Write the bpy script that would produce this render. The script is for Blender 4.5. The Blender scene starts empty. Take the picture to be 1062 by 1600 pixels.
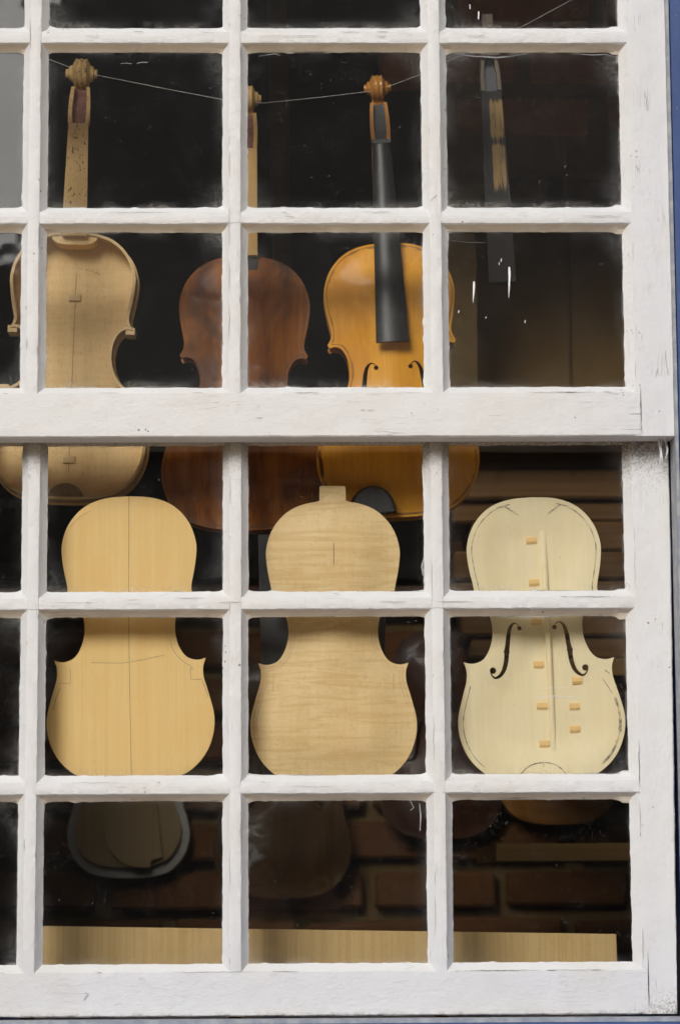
import bpy, bmesh, math, random
import numpy as np
from mathutils import Vector, Matrix, noise
from mathutils.geometry import delaunay_2d_cdt
R = math.radians
rnd = random.Random(7)
scn = bpy.context.scene
col = scn.collection

# ------------------------------------------------------------------ camera
CAM = Vector((0.0763, -3.1266, 1.1528))
PITCH, YAW, ROLL, FPX = 0.142046, 0.016065, -0.005066, 4104.2
PW, PH = 1062.0, 1600.0
def _rot(v):
    x, y, z = v
    c, s = math.cos(ROLL), math.sin(ROLL); x, z = c*x - s*z, s*x + c*z
    c, s = math.cos(PITCH), math.sin(PITCH); y, z = c*y - s*z, s*y + c*z
    c, s = math.cos(YAW), math.sin(YAW); x, y = c*x + s*y, -s*x + c*y
    return Vector((x, y, z))
def at(px, py, Y):
    """point of the plane y = Y that the photograph shows at pixel px, py"""
    d = _rot(((px - PW/2)/FPX, 1.0, -(py - PH/2)/FPX))
    return CAM + d*((Y - CAM.y)/d.y)
cam_data = bpy.data.cameras.new('camera')
cam = bpy.data.objects.new('camera', cam_data); col.objects.link(cam)
ax, ay, az = _rot((1, 0, 0)), _rot((0, 0, 1)), -_rot((0, 1, 0))
M = Matrix.Identity(4)
for i in range(3):
    M[i][0], M[i][1], M[i][2], M[i][3] = ax[i], ay[i], az[i], CAM[i]
cam.matrix_world = M
cam_data.sensor_fit = 'VERTICAL'; cam_data.sensor_height = 36.0
cam_data.lens = FPX/PH*36.0
cam_data.clip_start = 0.05; cam_data.clip_end = 300
cam_data.dof.use_dof = True; cam_data.dof.focus_distance = 3.19; cam_data.dof.aperture_fstop = 8.0
scn.camera = cam

# ------------------------------------------------------------------ light
world = bpy.data.worlds.new('World'); scn.world = world; world.use_nodes = True
wn, wl = world.node_tree.nodes, world.node_tree.links
wn.clear()
sky = wn.new('ShaderNodeTexSky'); sky.sky_type = 'NISHITA'; sky.sun_disc = False
SUN_EL, SUN_AZ = R(28), R(200)           # azimuth measured from +y clockwise: in front of the window, from the left
sky.sun_elevation = SUN_EL; sky.sun_rotation = SUN_AZ
sky.air_density = 1.0; sky.dust_density = 4.0
hs = wn.new('ShaderNodeHueSaturation'); hs.inputs['Saturation'].default_value = 0.22
bg = wn.new('ShaderNodeBackground'); bg.inputs['Strength'].default_value = 0.075
wo = wn.new('ShaderNodeOutputWorld')
wl.new(sky.outputs[0], hs.inputs['Color']); wl.new(hs.outputs[0], bg.inputs[0]); wl.new(bg.outputs[0], wo.inputs[0])
sd = bpy.data.lights.new('sun', 'SUN'); sun = bpy.data.objects.new('sun', sd); col.objects.link(sun)
sd.energy = 1.5; sd.angle = R(25); sd.color = (1.0, 0.975, 0.945)
sv = Vector((math.sin(SUN_AZ)*math.cos(SUN_EL), math.cos(SUN_AZ)*math.cos(SUN_EL), math.sin(SUN_EL)))
sun.rotation_euler = sv.to_track_quat('Z', 'Y').to_euler()
scn.view_settings.view_transform = 'Standard'; scn.view_settings.look = 'None'
scn.view_settings.gamma = 1.0; scn.view_settings.use_curve_mapping = False
scn.view_settings.exposure = 0.48
scn.render.engine = 'CYCLES'
scn.cycles.transparent_max_bounces = 16
scn.cycles.max_bounces = 10

# ------------------------------------------------------------------ object helpers
def tag(o, label=None, cat=None, group=None, kind=None):
    if label: o['label'] = label
    if cat: o['category'] = cat
    if group: o['group'] = group
    if kind: o['kind'] = kind
    return o
def empty(name, loc, label, cat, group=None, rot=(0, 0, 0)):
    o = bpy.data.objects.new(name, None); col.objects.link(o)
    o.empty_display_size = 0.05; o.location = loc; o.rotation_euler = rot
    return tag(o, label, cat, group)
def link(name, me, mat, parent=None, loc=(0, 0, 0), rot=(0, 0, 0)):
    o = bpy.data.objects.new(name, me); col.objects.link(o)
    if mat and not me.materials: me.materials.append(mat)
    if parent: o.parent = parent
    o.location = loc; o.rotation_euler = rot
    return o
def mesh(verts, faces, smooth=None):
    me = bpy.data.meshes.new('m'); me.from_pydata([tuple(v) for v in verts], [], faces); me.validate()
    bm = bmesh.new(); bm.from_mesh(me); bmesh.ops.recalc_face_normals(bm, faces=bm.faces); bm.to_mesh(me); bm.free()
    if smooth is not None:
        for p in me.polygons: p.use_smooth = True
        me.set_sharp_from_angle(angle=R(smooth))
    me.update()
    return me
class MB:
    def __init__(s): s.v, s.f = [], []
    def add(s, v, f):
        n = len(s.v); s.v += [tuple(p) for p in v]; s.f += [tuple(i+n for i in q) for q in f]; return s
    def box(s, x0, x1, y0, y1, z0, z1):
        v = [(x, y, z) for x in (x0, x1) for y in (y0, y1) for z in (z0, z1)]
        return s.add(v, [(0, 1, 3, 2), (4, 6, 7, 5), (0, 4, 5, 1), (2, 3, 7, 6), (0, 2, 6, 4), (1, 5, 7, 3)])
    def loft(s, rings, closed=True, caps=True):
        n = len(rings[0]); v = [p for r in rings for p in r]; f = []
        for i in range(len(rings)-1):
            for j in range(n if closed else n-1):
                k = (j+1) % n
                f.append((i*n+j, i*n+k, (i+1)*n+k, (i+1)*n+j))
        if caps:
            f.append(tuple(range(n))); f.append(tuple((len(rings)-1)*n+j for j in range(n)))
        return s.add(v, f)
    def tube(s, pts, r, n=8, taper=None):
        rings = []
        for i, p in enumerate(pts):
            p = Vector(p); a = Vector(pts[max(0, i-1)]); b = Vector(pts[min(len(pts)-1, i+1)])
            t = (b-a).normalized(); u = t.orthogonal().normalized()
            if abs(t.y) < 0.9: u = t.cross(Vector((0, 1, 0))).normalized()
            w = t.cross(u)
            rr = r(i/(len(pts)-1)) if callable(r) else r
            rings.append([p + (u*math.cos(2*math.pi*k/n) + w*math.sin(2*math.pi*k/n))*rr for k in range(n)])
        return s.loft(rings)
    def build(s, name, mat, parent=None, smooth=None, loc=(0, 0, 0), rot=(0, 0, 0)):
        return link(name, mesh(s.v, s.f, smooth), mat, parent, loc, rot)
def bevel_box(w, d, h, b=0.002, jit=0.0, seg=1):
    """box centred on x, y, standing on z = 0, with bevelled and slightly uneven edges"""
    bm = bmesh.new(); bmesh.ops.create_cube(bm, size=1)
    for v in bm.verts:
        v.co = Vector((v.co.x*w, v.co.y*d, (v.co.z+0.5)*h)) + Vector([rnd.uniform(-jit, jit) for _ in range(3)])
    if b: bmesh.ops.bevel(bm, geom=bm.edges[:], offset=b, segments=seg, affect='EDGES', profile=0.5)
    me = bpy.data.meshes.new('m'); bm.to_mesh(me); bm.free(); return me

# ------------------------------------------------------------------ materials
class NT:
    def __init__(s, name):
        s.m = bpy.data.materials.new(name); s.m.use_nodes = True
        s.n, s.l = s.m.node_tree.nodes, s.m.node_tree.links; s.n.clear()
        s.out = s.n.new('ShaderNodeOutputMaterial')
    def N(s, t, **kw):
        o = s.n.new(t)
        for k, v in kw.items():
            if k.startswith('i_'):
                key = k[2:]; key = int(key) if key.isdigit() else key.replace('_', ' ')
                if hasattr(v, 'is_output') or isinstance(v, bpy.types.NodeSocket): s.l.new(v, o.inputs[key])
                else: o.inputs[key].default_value = v
            else: setattr(o, k, v)
        return o
    def math(s, op, a, b=None, c=None, clamp=False):
        o = s.n.new('ShaderNodeMath'); o.operation = op; o.use_clamp = clamp
        for i, v in enumerate((a, b, c)):
            if v is None: continue
            if isinstance(v, bpy.types.NodeSocket): s.l.new(v, o.inputs[i])
            else: o.inputs[i].default_value = v
        return o.outputs[0]
    def mix(s, f, a, b, mode='MIX'):
        o = s.n.new('ShaderNodeMix'); o.data_type = 'RGBA'; o.blend_type = mode
        for i, v in ((0, f), (6, a), (7, b)):
            if isinstance(v, bpy.types.NodeSocket): s.l.new(v, o.inputs[i])
            elif i == 0: o.inputs[0].default_value = v
            else: o.inputs[i].default_value = (*v, 1) if len(v) == 3 else v
        return o.outputs[2]
    def ramp(s, v, a, b, lo=0.0, hi=1.0, smooth=True):
        o = s.n.new('ShaderNodeMapRange'); o.clamp = True
        if smooth: o.interpolation_type = 'SMOOTHSTEP'
        s.l.new(v, o.inputs[0])
        for i, x in enumerate((a, b, lo, hi)): o.inputs[1+i].default_value = x
        return o.outputs[0]
    def coord(s, kind='Object', scale=(1, 1, 1), offs=None):
        if kind == 'Position': v = s.n.new('ShaderNodeNewGeometry').outputs['Position']
        else: v = s.n.new('ShaderNodeTexCoord').outputs[kind]
        if offs is not None:
            a = s.n.new('ShaderNodeVectorMath'); a.operation = 'ADD'; s.l.new(v, a.inputs[0]); s.l.new(offs, a.inputs[1]); v = a.outputs[0]
        m = s.n.new('ShaderNodeMapping'); m.inputs['Scale'].default_value = scale; s.l.new(v, m.inputs[0]); return m.outputs[0]
    def noise(s, vec, scale=1.0, detail=3.0, rough=0.55, dist=0.0):
        o = s.N('ShaderNodeTexNoise'); s.l.new(vec, o.inputs['Vector'])
        o.inputs['Scale'].default_value = scale; o.inputs['Detail'].default_value = detail
        o.inputs['Roughness'].default_value = rough; o.inputs['Distortion'].default_value = dist
        return o.outputs[0]
    def voro(s, vec, scale, feature='F1'):
        o = s.N('ShaderNodeTexVoronoi', feature=feature); s.l.new(vec, o.inputs['Vector']); o.inputs['Scale'].default_value = scale
        return o
    def bump(s, h, strength=0.3, dist=0.001, normal=None):
        o = s.N('ShaderNodeBump'); o.inputs['Strength'].default_value = strength; o.inputs['Distance'].default_value = dist
        s.l.new(h, o.inputs['Height'])
        if normal: s.l.new(normal, o.inputs['Normal'])
        return o.outputs[0]
    def bsdf(s, color, rough=0.5, normal=None, spec=0.5, coat=0.0):
        b = s.N('ShaderNodeBsdfPrincipled')
        for k, v in (('Base Color', color), ('Roughness', rough), ('Specular IOR Level', spec), ('Coat Weight', coat)):
            if isinstance(v, bpy.types.NodeSocket): s.l.new(v, b.inputs[k])
            else: b.inputs[k].default_value = (*v, 1) if k == 'Base Color' else v
        b.inputs['Coat Roughness'].default_value = 0.12
        if normal: s.l.new(normal, b.inputs['Normal'])
        s.l.new(b.outputs[0], s.out.inputs[0]); return b

def m_paint(name, horizontal, base=(0.64, 0.637, 0.637), worn=(0.60, 0.58, 0.545)):
    t = NT(name); g = (24, 60, 60) if horizontal else (60, 60, 24)
    P = t.coord('Position'); G = t.coord('Position', g)
    big = t.noise(P, 9, 4); c = t.mix(t.ramp(big, 0.45, 0.72, 0, 0.6), base, worn)
    c = t.mix(t.ramp(t.noise(P, 60, 4), 0.52, 0.75, 0, 0.35), c, (0.62, 0.60, 0.58))
    # grey grime rubbed into the brush marks
    br = t.noise(G, 6, 5, 0.65)
    gr = t.math('MULTIPLY', t.ramp(br, 0.56, 0.72), t.ramp(t.noise(P, 14, 3), 0.45, 0.7, 0, 0.28))
    c = t.mix(gr, c, (0.36, 0.33, 0.29))
    # thin cracks along the board
    wob = t.N('ShaderNodeMix', data_type='VECTOR'); 
    cr = t.voro(t.coord('Position', (2.2, 30, 48) if horizontal else (48, 30, 2.2)), 3.0, 'DISTANCE_TO_EDGE')
    ck = t.math('MULTIPLY', t.ramp(cr.outputs['Distance'], 0.004, 0.016, 1, 0), t.math('MULTIPLY', t.ramp(t.noise(P, 22, 3), 0.53, 0.60), t.ramp(t.noise(P, 5, 2), 0.48, 0.58)))
    c = t.mix(t.math('MULTIPLY', ck, 0.5), c, (0.13, 0.11, 0.09))
    # flecks where paint has chipped off
    vo = t.voro(P, 130)
    fl = t.math('MULTIPLY', t.ramp(vo.outputs['Distance'], 0.14, 0.24, 1, 0), t.math('MULTIPLY', t.ramp(t.noise(P, 31, 4, 0.7), 0.57, 0.61), t.ramp(t.noise(P, 6, 2), 0.5, 0.6)))
    c = t.mix(t.math('MULTIPLY', fl, 0.8), c, (0.16, 0.135, 0.11))
    # mould: under the meeting rail and at the foot of the right stile
    sx = t.N('ShaderNodeSeparateXYZ'); t.l.new(P, sx.inputs[0])
    X, Y, Z = sx.outputs
    sp = t.noise(P, 330, 5, 0.8)
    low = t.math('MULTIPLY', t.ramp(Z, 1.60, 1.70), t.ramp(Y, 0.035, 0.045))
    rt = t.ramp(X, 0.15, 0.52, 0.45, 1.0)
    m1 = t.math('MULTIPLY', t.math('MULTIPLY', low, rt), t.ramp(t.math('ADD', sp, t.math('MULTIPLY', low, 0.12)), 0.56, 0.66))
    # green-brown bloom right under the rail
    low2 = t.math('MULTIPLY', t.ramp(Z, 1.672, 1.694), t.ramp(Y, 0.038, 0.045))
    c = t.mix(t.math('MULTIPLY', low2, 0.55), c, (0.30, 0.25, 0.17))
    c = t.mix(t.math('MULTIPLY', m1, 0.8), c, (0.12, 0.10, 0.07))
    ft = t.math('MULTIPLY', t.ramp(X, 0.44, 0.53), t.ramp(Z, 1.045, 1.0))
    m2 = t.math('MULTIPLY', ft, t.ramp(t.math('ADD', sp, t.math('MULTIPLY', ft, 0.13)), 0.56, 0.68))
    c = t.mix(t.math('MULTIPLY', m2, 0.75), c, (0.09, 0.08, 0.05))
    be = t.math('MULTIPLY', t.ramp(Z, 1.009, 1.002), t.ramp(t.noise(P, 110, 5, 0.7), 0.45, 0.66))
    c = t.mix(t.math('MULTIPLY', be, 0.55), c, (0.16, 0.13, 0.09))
    h = t.math('ADD', t.math('MULTIPLY', br, 0.55), t.math('MULTIPLY', t.noise(P, 170, 4, 0.6), 0.45))
    h = t.math('SUBTRACT', h, t.math('MULTIPLY', t.math('ADD', ck, fl, clamp=True), 0.5))
    h = t.math('ADD', h, t.math('MULTIPLY', t.noise(P, 45, 2, 0.5, 0.6), 0.8))
    flk = t.noise(G, 0.9, 6, 0.68, 0.4)
    h = t.math('ADD', h, t.math('MULTIPLY', t.math('ADD', t.ramp(flk, 0.50, 0.515), t.ramp(flk, 0.575, 0.585)), 0.13))
    t.bsdf(c, 0.55, t.bump(h, 0.46, 0.0021), 0.3)
    return t.m
def m_blue(name):
    t = NT(name); P = t.coord('Position')
    c = t.mix(t.ramp(t.noise(P, 12, 4), 0.4, 0.7), (0.030, 0.080, 0.27), (0.042, 0.10, 0.30))
    vo = t.voro(P, 70); fl = t.math('MULTIPLY', t.ramp(vo.outputs['Distance'], 0.12, 0.17, 1, 0), t.ramp(t.noise(P, 25, 3), 0.6, 0.63))
    c = t.mix(fl, c, (0.5, 0.5, 0.5))
    t.bsdf(c, 0.6, t.bump(t.noise(t.coord('Position', (40, 40, 8)), 6, 4), 0.25, 0.001), 0.2); return t.m
def m_plain(name, c1, c2, scale=20, rough=0.6, bump=0.2, stretch=(1, 1, 1), spec=0.4, coat=0.0, lo=0.35, hi=0.68):
    t = NT(name); V = t.coord('Object', stretch)
    n = t.noise(V, scale, 5, 0.6)
    t.bsdf(t.mix(t.ramp(n, lo, hi), c1, c2), rough, t.bump(n, bump, 0.001), spec, coat); return t.m
def m_wood(name, c1, c2, line=0.5, lines=650, flame=0.0, flame_col=None, blotch=None, rough=0.55, coat=0.0, speck=None, axis='z'):
    """timber: fine grain along local z, optional cross flame and blotches (all of them its own colour)"""
    t = NT(name); k = (1, 1, 0.012) if axis == 'z' else (0.012, 1, 1)
    O = t.coord('Object'); S = t.coord('Object', k)
    oi = t.N('ShaderNodeObjectInfo')
    gl = t.noise(S, lines, 3, 0.6, 0.15); wide = t.noise(S, lines*0.13, 2)
    f = t.math('ADD', t.math('MULTIPLY', t.ramp(gl, 0.36, 0.66), line), t.math('MULTIPLY', t.ramp(wide, 0.3, 0.7), 1-line))
    c = t.mix(f, c1, c2)
    if flame:
        fv = t.coord('Object', (9, 9, 100) if axis == 'z' else (100, 9, 9))
        fl = t.noise(fv, 1.0, 3, 0.6, 1.1)
        fine = t.noise(t.coord('Object', (60, 60, 420)), 1.0, 3, 0.6, 0.8)
        fm = t.math('ADD', t.math('MULTIPLY', t.ramp(fl, 0.44, 0.62), 0.75), t.math('MULTIPLY', t.ramp(fine, 0.35, 0.7), 0.3))
        c = t.mix(t.math('MULTIPLY', fm, flame), c, flame_col)
    if blotch:
        bl = t.noise(t.coord('Object', (14, 14, 7)), 1.0, 4, 0.6, 0.5)
        c = t.mix(t.ramp(bl, 0.46, 0.68, 0, blotch[1]), c, blotch[0])
    if speck:
        sp = t.noise(t.coord('Object', (260, 260, 130)), 1.0, 3, 0.7)
        c = t.mix(t.ramp(sp, 0.58, 0.64, 0, speck[1]), c, speck[0])
    t.bsdf(c, rough, t.bump(gl, 0.12, 0.0006), 0.18, coat); return t.m
def m_glass(name):
    t = NT(name)
    G = t.n.new('ShaderNodeTexCoord').outputs['Generated']; P = t.coord('Position')
    sx = t.N('ShaderNodeSeparateXYZ'); t.l.new(G, sx.inputs[0]); X, _, Z = sx.outputs
    dx = t.math('MULTIPLY', t.math('MINIMUM', X, t.math('SUBTRACT', 1.0, X)), 0.226)
    top = t.math('MULTIPLY', t.math('SUBTRACT', 1.0, Z), 0.205); bot = t.math('MULTIPLY', Z, 0.205)
    d = t.math('MINIMUM', dx, t.math('MINIMUM', top, bot))
    oi = t.N('ShaderNodeObjectInfo').outputs['Random']
    hgt = t.ramp(t.N('ShaderNodeSeparateXYZ', i_0=P).outputs[2], 1.65, 1.75)
    up = t.ramp(t.math('ADD', oi, t.math('MULTIPLY', hgt, 0.5)), 0.0, 1.3, 0.2, 1.3)
    n1 = t.noise(P, 20, 3, 0.55); n2 = t.noise(P, 270, 5, 0.85); n3 = t.noise(P, 6, 2)
    grain = t.ramp(n2, 0.40, 0.66, 0.12, 1.0)
    mod = t.ramp(n1, 0.36, 0.70)
    e1 = t.math('POWER', t.ramp(d, 0.003, 0.024, 1, 0, False), 2.0)
    dz = t.math('MINIMUM', top, bot)
    cor = t.math('MULTIPLY', t.ramp(dx, 0.0, 0.045, 1, 0), t.ramp(dz, 0.0, 0.06, 1, 0))
    edge = t.math('MULTIPLY', t.math('ADD', t.math('MULTIPLY', e1, 0.55), t.math('MULTIPLY', cor, 0.9)), t.math('MULTIPLY', mod, grain))
    rim = t.math('MULTIPLY', t.ramp(d, 0.0045, 0.0075, 1, 0), t.ramp(t.noise(P, 40, 3, 0.6), 0.42, 0.62))
    low = t.math('MULTIPLY', t.ramp(bot, 0.004, 0.016, 1, 0), t.math('MULTIPLY', t.ramp(t.noise(P, 26, 2), 0.42, 0.66), t.ramp(t.noise(P, 300, 4, 0.8), 0.42, 0.68)))
    # arcs wiped by an old cleaning cloth
    off = t.N('ShaderNodeVectorMath', operation='SUBTRACT'); t.l.new(P, off.inputs[0]); off.inputs[1].default_value = (-0.31, 0.0, 1.90)
    ln = t.N('ShaderNodeVectorMath', operation='LENGTH'); t.l.new(off.outputs[0], ln.inputs[0])
    cv = t.N('ShaderNodeCombineXYZ', i_0=t.math('ADD', ln.outputs['Value'], t.math('MULTIPLY', t.noise(P, 14, 2), 0.012)))
    arcs = t.ramp(t.noise(cv.outputs[0], 330, 3, 0.7), 0.50, 0.72)
    sw = t.math('MULTIPLY', arcs, t.ramp(t.noise(P, 11, 2), 0.50, 0.64))
    # specks of dust
    sp = t.voro(P, 170); spk = t.math('MULTIPLY', t.ramp(sp.outputs['Distance'], 0.07, 0.12, 1, 0), t.ramp(t.noise(P, 90, 2), 0.58, 0.64))
    sp2 = t.voro(P, 420); spk2 = t.math('MULTIPLY', t.ramp(sp2.outputs['Distance'], 0.12, 0.2, 1, 0), t.ramp(t.noise(P, 30, 4), 0.52, 0.62))
    a = t.math('MULTIPLY', t.math('ADD', t.math('MULTIPLY', edge, 0.17), t.math('MULTIPLY', rim, 0.16)), up)
    a = t.math('ADD', a, t.math('MULTIPLY', t.math('MULTIPLY', low, 0.30), up)); a = t.math('ADD', a, t.math('MULTIPLY', t.math('MULTIPLY', sw, up), 0.018))
    a = t.math('ADD', a, t.math('ADD', t.math('MULTIPLY', t.math('MULTIPLY', n3, up), 0.008), t.math('MULTIPLY', hgt, 0.0055))); a = t.math('ADD', a, t.math('MULTIPLY', spk2, 0.14))
    a = t.math('ADD', a, t.math('MULTIPLY', spk, 0.35), clamp=True)
    # dust lies on the outer face only
    ge = t.N('ShaderNodeNewGeometry'); sn = t.N('ShaderNodeSeparateXYZ'); t.l.new(ge.outputs['True Normal'], sn.inputs[0])
    a = t.math('MULTIPLY', a, t.ramp(sn.outputs[1], -0.4, -0.6))
    bp = t.bump(t.noise(P, 11, 2), 0.10, 0.006)
    fr = t.N('ShaderNodeFresnel'); fr.inputs['IOR'].default_value = 1.5
    tr = t.N('ShaderNodeBsdfTransparent'); tr.inputs[0].default_value = (0.995, 0.997, 0.99, 1)
    gl = t.N('ShaderNodeBsdfGlossy'); gl.inputs['Roughness'].default_value = 0.02; t.l.new(bp, gl.inputs['Normal'])
    mx = t.N('ShaderNodeMixShader'); t.l.new(fr.outputs[0], mx.inputs[0]); t.l.new(tr.outputs[0], mx.inputs[1]); t.l.new(gl.outputs[0], mx.inputs[2])
    df = t.N('ShaderNodeBsdfDiffuse'); t.l.new(t.mix(low, (0.60, 0.60, 0.59), (0.50, 0.43, 0.30)), df.inputs[0])
    m2 = t.N('ShaderNodeMixShader'); t.l.new(a, m2.inputs[0]); t.l.new(mx.outputs[0], m2.inputs[1]); t.l.new(df.outputs[0], m2.inputs[2])
    t.l.new(m2.outputs[0], t.out.inputs[0]); return t.m
def m_brick(name, b1=(0.150, 0.062, 0.022), b2=(0.185, 0.080, 0.029), hi=(0.24, 0.14, 0.04)):
    t = NT(name); O = t.coord('Position'); oi = t.N('ShaderNodeObjectInfo')
    c = t.mix(oi.outputs['Random'], b1, b2)
    c = t.mix(t.ramp(t.noise(O, 18, 5, 0.65), 0.5, 0.75, 0, 0.7), c, (0.12, 0.055, 0.022))
    c = t.mix(t.ramp(t.noise(O, 60, 4, 0.7), 0.6, 0.7, 0, 0.7), c, hi)
    t.bsdf(c, 0.85, t.bump(t.noise(O, 80, 5, 0.7), 0.6, 0.004), 0.2); return t.m

WHITE_H = m_paint('white_paint_rails', True); WHITE_V = m_paint('white_paint_stiles', False)
CREAM_SHADE_H = m_paint('cream_paint_with_shade', True, (0.60, 0.535, 0.44), (0.52, 0.44, 0.33))  # old cream paint plus painted-in shade for the bar undersides
DRIP = m_plain('white_paint_drip', (0.85, 0.85, 0.85), (0.8, 0.8, 0.8), 40)
SMEAR = m_plain('thin_white_smear', (0.34, 0.345, 0.355), (0.22, 0.225, 0.235), 90)
BLUE = m_blue('blue_paint'); GLASS = m_glass('old_window_glass')
GREYLIP = m_plain('worn_grey_paint', (0.23, 0.25, 0.29), (0.36, 0.37, 0.38), 60, 0.6, 0.4)
SPRUCE = m_wood('spruce_plate', (0.88, 0.635, 0.285), (0.83, 0.565, 0.23), 0.5, 620, blotch=((0.82, 0.52, 0.18), 0.35), rough=0.6)
MAPLE = m_wood('flamed_maple', (0.82, 0.63, 0.345), (0.77, 0.565, 0.285), 0.4, 420, 0.85, (0.69, 0.475, 0.22), rough=0.5, speck=((0.5, 0.32, 0.15), 0.25))
BELLY = m_wood('carved_spruce', (0.87, 0.765, 0.52), (0.83, 0.71, 0.45), 0.5, 380, blotch=((0.80, 0.65, 0.39), 0.4), rough=0.6)
CLEAT = m_wood('cleat_spruce', (0.88, 0.63, 0.30), (0.78, 0.52, 0.21), 0.5, 900, axis='x')
RAWMAPLE = m_wood('raw_maple', (0.86, 0.62, 0.31), (0.80, 0.55, 0.255), 0.4, 500, 0.25, (0.62, 0.39, 0.17), blotch=((0.60, 0.36, 0.15), 0.5), speck=((0.35, 0.2, 0.09), 0.2))
RAWRIB = m_wood('raw_maple_ribs', (0.72, 0.53, 0.29), (0.62, 0.44, 0.22), 0.4, 200, 0.3, (0.40, 0.26, 0.12))
NECKWORN = m_wood('worn_neck', (0.66, 0.44, 0.19), (0.56, 0.34, 0.13), 0.4, 500, blotch=((0.45, 0.24, 0.08), 0.3), speck=((0.13, 0.09, 0.06), 1.0))
NECKNEW = m_wood('new_neck', (0.66, 0.43, 0.17), (0.56, 0.34, 0.12), 0.4, 500, blotch=((0.5, 0.28, 0.09), 0.3))
REDROT = m_plain('reddish_hollow', (0.15, 0.05, 0.035), (0.24, 0.09, 0.06), 160)
BROWNV = m_wood('brown_varnish', (0.36, 0.125, 0.014), (0.21, 0.060, 0.007), 0.35, 420, blotch=((0.055, 0.018, 0.006), 0.85), rough=0.5, coat=0.05)
BROWNE = m_plain('brown_varnish_edge', (0.22, 0.08, 0.02), (0.34, 0.14, 0.04), 60, 0.4, 0.1, coat=0.5)
AMBER = m_wood('amber_varnish', (0.84, 0.41, 0.038), (0.74, 0.32, 0.022), 0.6, 520, blotch=((0.58, 0.21, 0.015), 0.5), rough=0.45, coat=0.10)
AMBERD = m_wood('amber_varnish_dark', (0.52, 0.24, 0.055), (0.42, 0.17, 0.03), 0.4, 300, blotch=((0.30, 0.11, 0.02), 0.6), rough=0.35, coat=0.7)
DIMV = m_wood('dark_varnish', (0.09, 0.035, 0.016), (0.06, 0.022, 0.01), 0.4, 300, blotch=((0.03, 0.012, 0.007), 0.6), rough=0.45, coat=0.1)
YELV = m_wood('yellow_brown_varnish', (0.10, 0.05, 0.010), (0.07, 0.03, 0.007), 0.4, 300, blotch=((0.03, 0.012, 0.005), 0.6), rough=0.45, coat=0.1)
EBONY = m_plain('ebony', (0.020, 0.019, 0.019), (0.035, 0.033, 0.032), 30, 0.4, 0.1, (20, 20, 1), 0.4)
INK = m_plain('dark_line', (0.07, 0.05, 0.035), (0.10, 0.07, 0.05), 50)
PENCIL = m_plain('pencil_line', (0.40, 0.30, 0.17), (0.55, 0.41, 0.23), 300)
SMUDGE = m_plain('glue_smudge', (0.24, 0.20, 0.14), (0.66, 0.56, 0.37), 120, lo=0.40, hi=0.60)
SEAMC = m_plain('glue_seam', (0.22, 0.15, 0.08), (0.40, 0.28, 0.15), 60)
SCRIB = m_plain('rust_ink', (0.36, 0.15, 0.04), (0.42, 0.2, 0.06), 300)
WEATHER = m_wood('weathered_wood', (0.20, 0.16, 0.12), (0.11, 0.085, 0.065), 0.5, 500)
def m_stained():
    t = NT('half_stained_neck'); O = t.coord('Object'); sx = t.N('ShaderNodeSeparateXYZ'); t.l.new(O, sx.inputs[0]); X, _, Z = sx.outputs
    lines = t.noise(t.coord('Object', (1, 1, 0.03)), 520, 5, 0.75)
    inside = t.math('MULTIPLY', t.ramp(Z, 0.352, 0.385), t.ramp(Z, 0.506, 0.488))
    side = t.math('MULTIPLY', t.ramp(X, -0.0075, -0.002), t.ramp(X, 0.0155, 0.0125)); waist = t.ramp(t.math('ABSOLUTE', t.math('SUBTRACT', Z, 0.438)), 0.0, 0.010, -0.18, 0)
    v = t.math('ADD', t.math('MULTIPLY', t.math('MULTIPLY', inside, side), 0.34), t.math('ADD', lines, waist))
    c = t.mix(t.ramp(v, 0.70, 0.80), (0.026, 0.024, 0.023), (0.31, 0.20, 0.08))
    t.bsdf(c, 0.6, t.bump(lines, 0.2, 0.001), 0.2); return t.m
STAINED = m_stained()
DARKFOOT = m_wood('dark_neck_foot', (0.016, 0.012, 0.008), (0.011, 0.008, 0.006), 0.4, 300)
WIRE = m_plain('pale_wire', (0.62, 0.60, 0.56), (0.5, 0.48, 0.44), 200)
PLANKW = m_wood('plank_maple', (0.62, 0.435, 0.20), (0.54, 0.36, 0.15), 0.75, 330, 0.0, rough=0.55, axis='z', blotch=((0.5, 0.32, 0.12), 0.3), speck=((0.4, 0.26, 0.1), 0.3))
BRICK = m_brick('old_red_brick')
BRIGHTBRICK = m_brick('light_boosted_brick', (0.56, 0.20, 0.070), (0.44, 0.145, 0.05), (0.72, 0.42, 0.10))  # brick colour brightened to make up for little light at the upper right
MORTAR = m_plain('olive_mortar', (0.155, 0.095, 0.033), (0.195, 0.125, 0.046), 25, 0.9, 0.6)
CEILM = m_plain('cream_ceiling', (0.60, 0.47, 0.30), (0.66, 0.53, 0.36), 4, 0.9, 0.1)
PLASTER = m_plain('ochre_plaster', (0.34, 0.21, 0.10), (0.40, 0.26, 0.13), 6, 0.9, 0.3)
DARKPANEL = m_plain('darkness_panel_black', (0.012, 0.011, 0.012), (0.02, 0.018, 0.018), 12, 0.8, 0.2)  # black of the added panel that paints the unlit upper left
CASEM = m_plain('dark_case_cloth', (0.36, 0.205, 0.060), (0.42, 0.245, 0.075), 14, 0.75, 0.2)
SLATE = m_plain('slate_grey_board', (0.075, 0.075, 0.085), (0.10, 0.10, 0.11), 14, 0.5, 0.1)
STACKW = m_wood('brown_tonewood', (0.22, 0.12, 0.045), (0.14, 0.07, 0.024), 0.4, 120, blotch=((0.09, 0.045, 0.016), 0.7), axis='x', rough=0.75)
SHELFW = m_wood('shelf_pine', (0.26, 0.15, 0.05), (0.20, 0.11, 0.036), 0.4, 150, axis='x')
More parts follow.
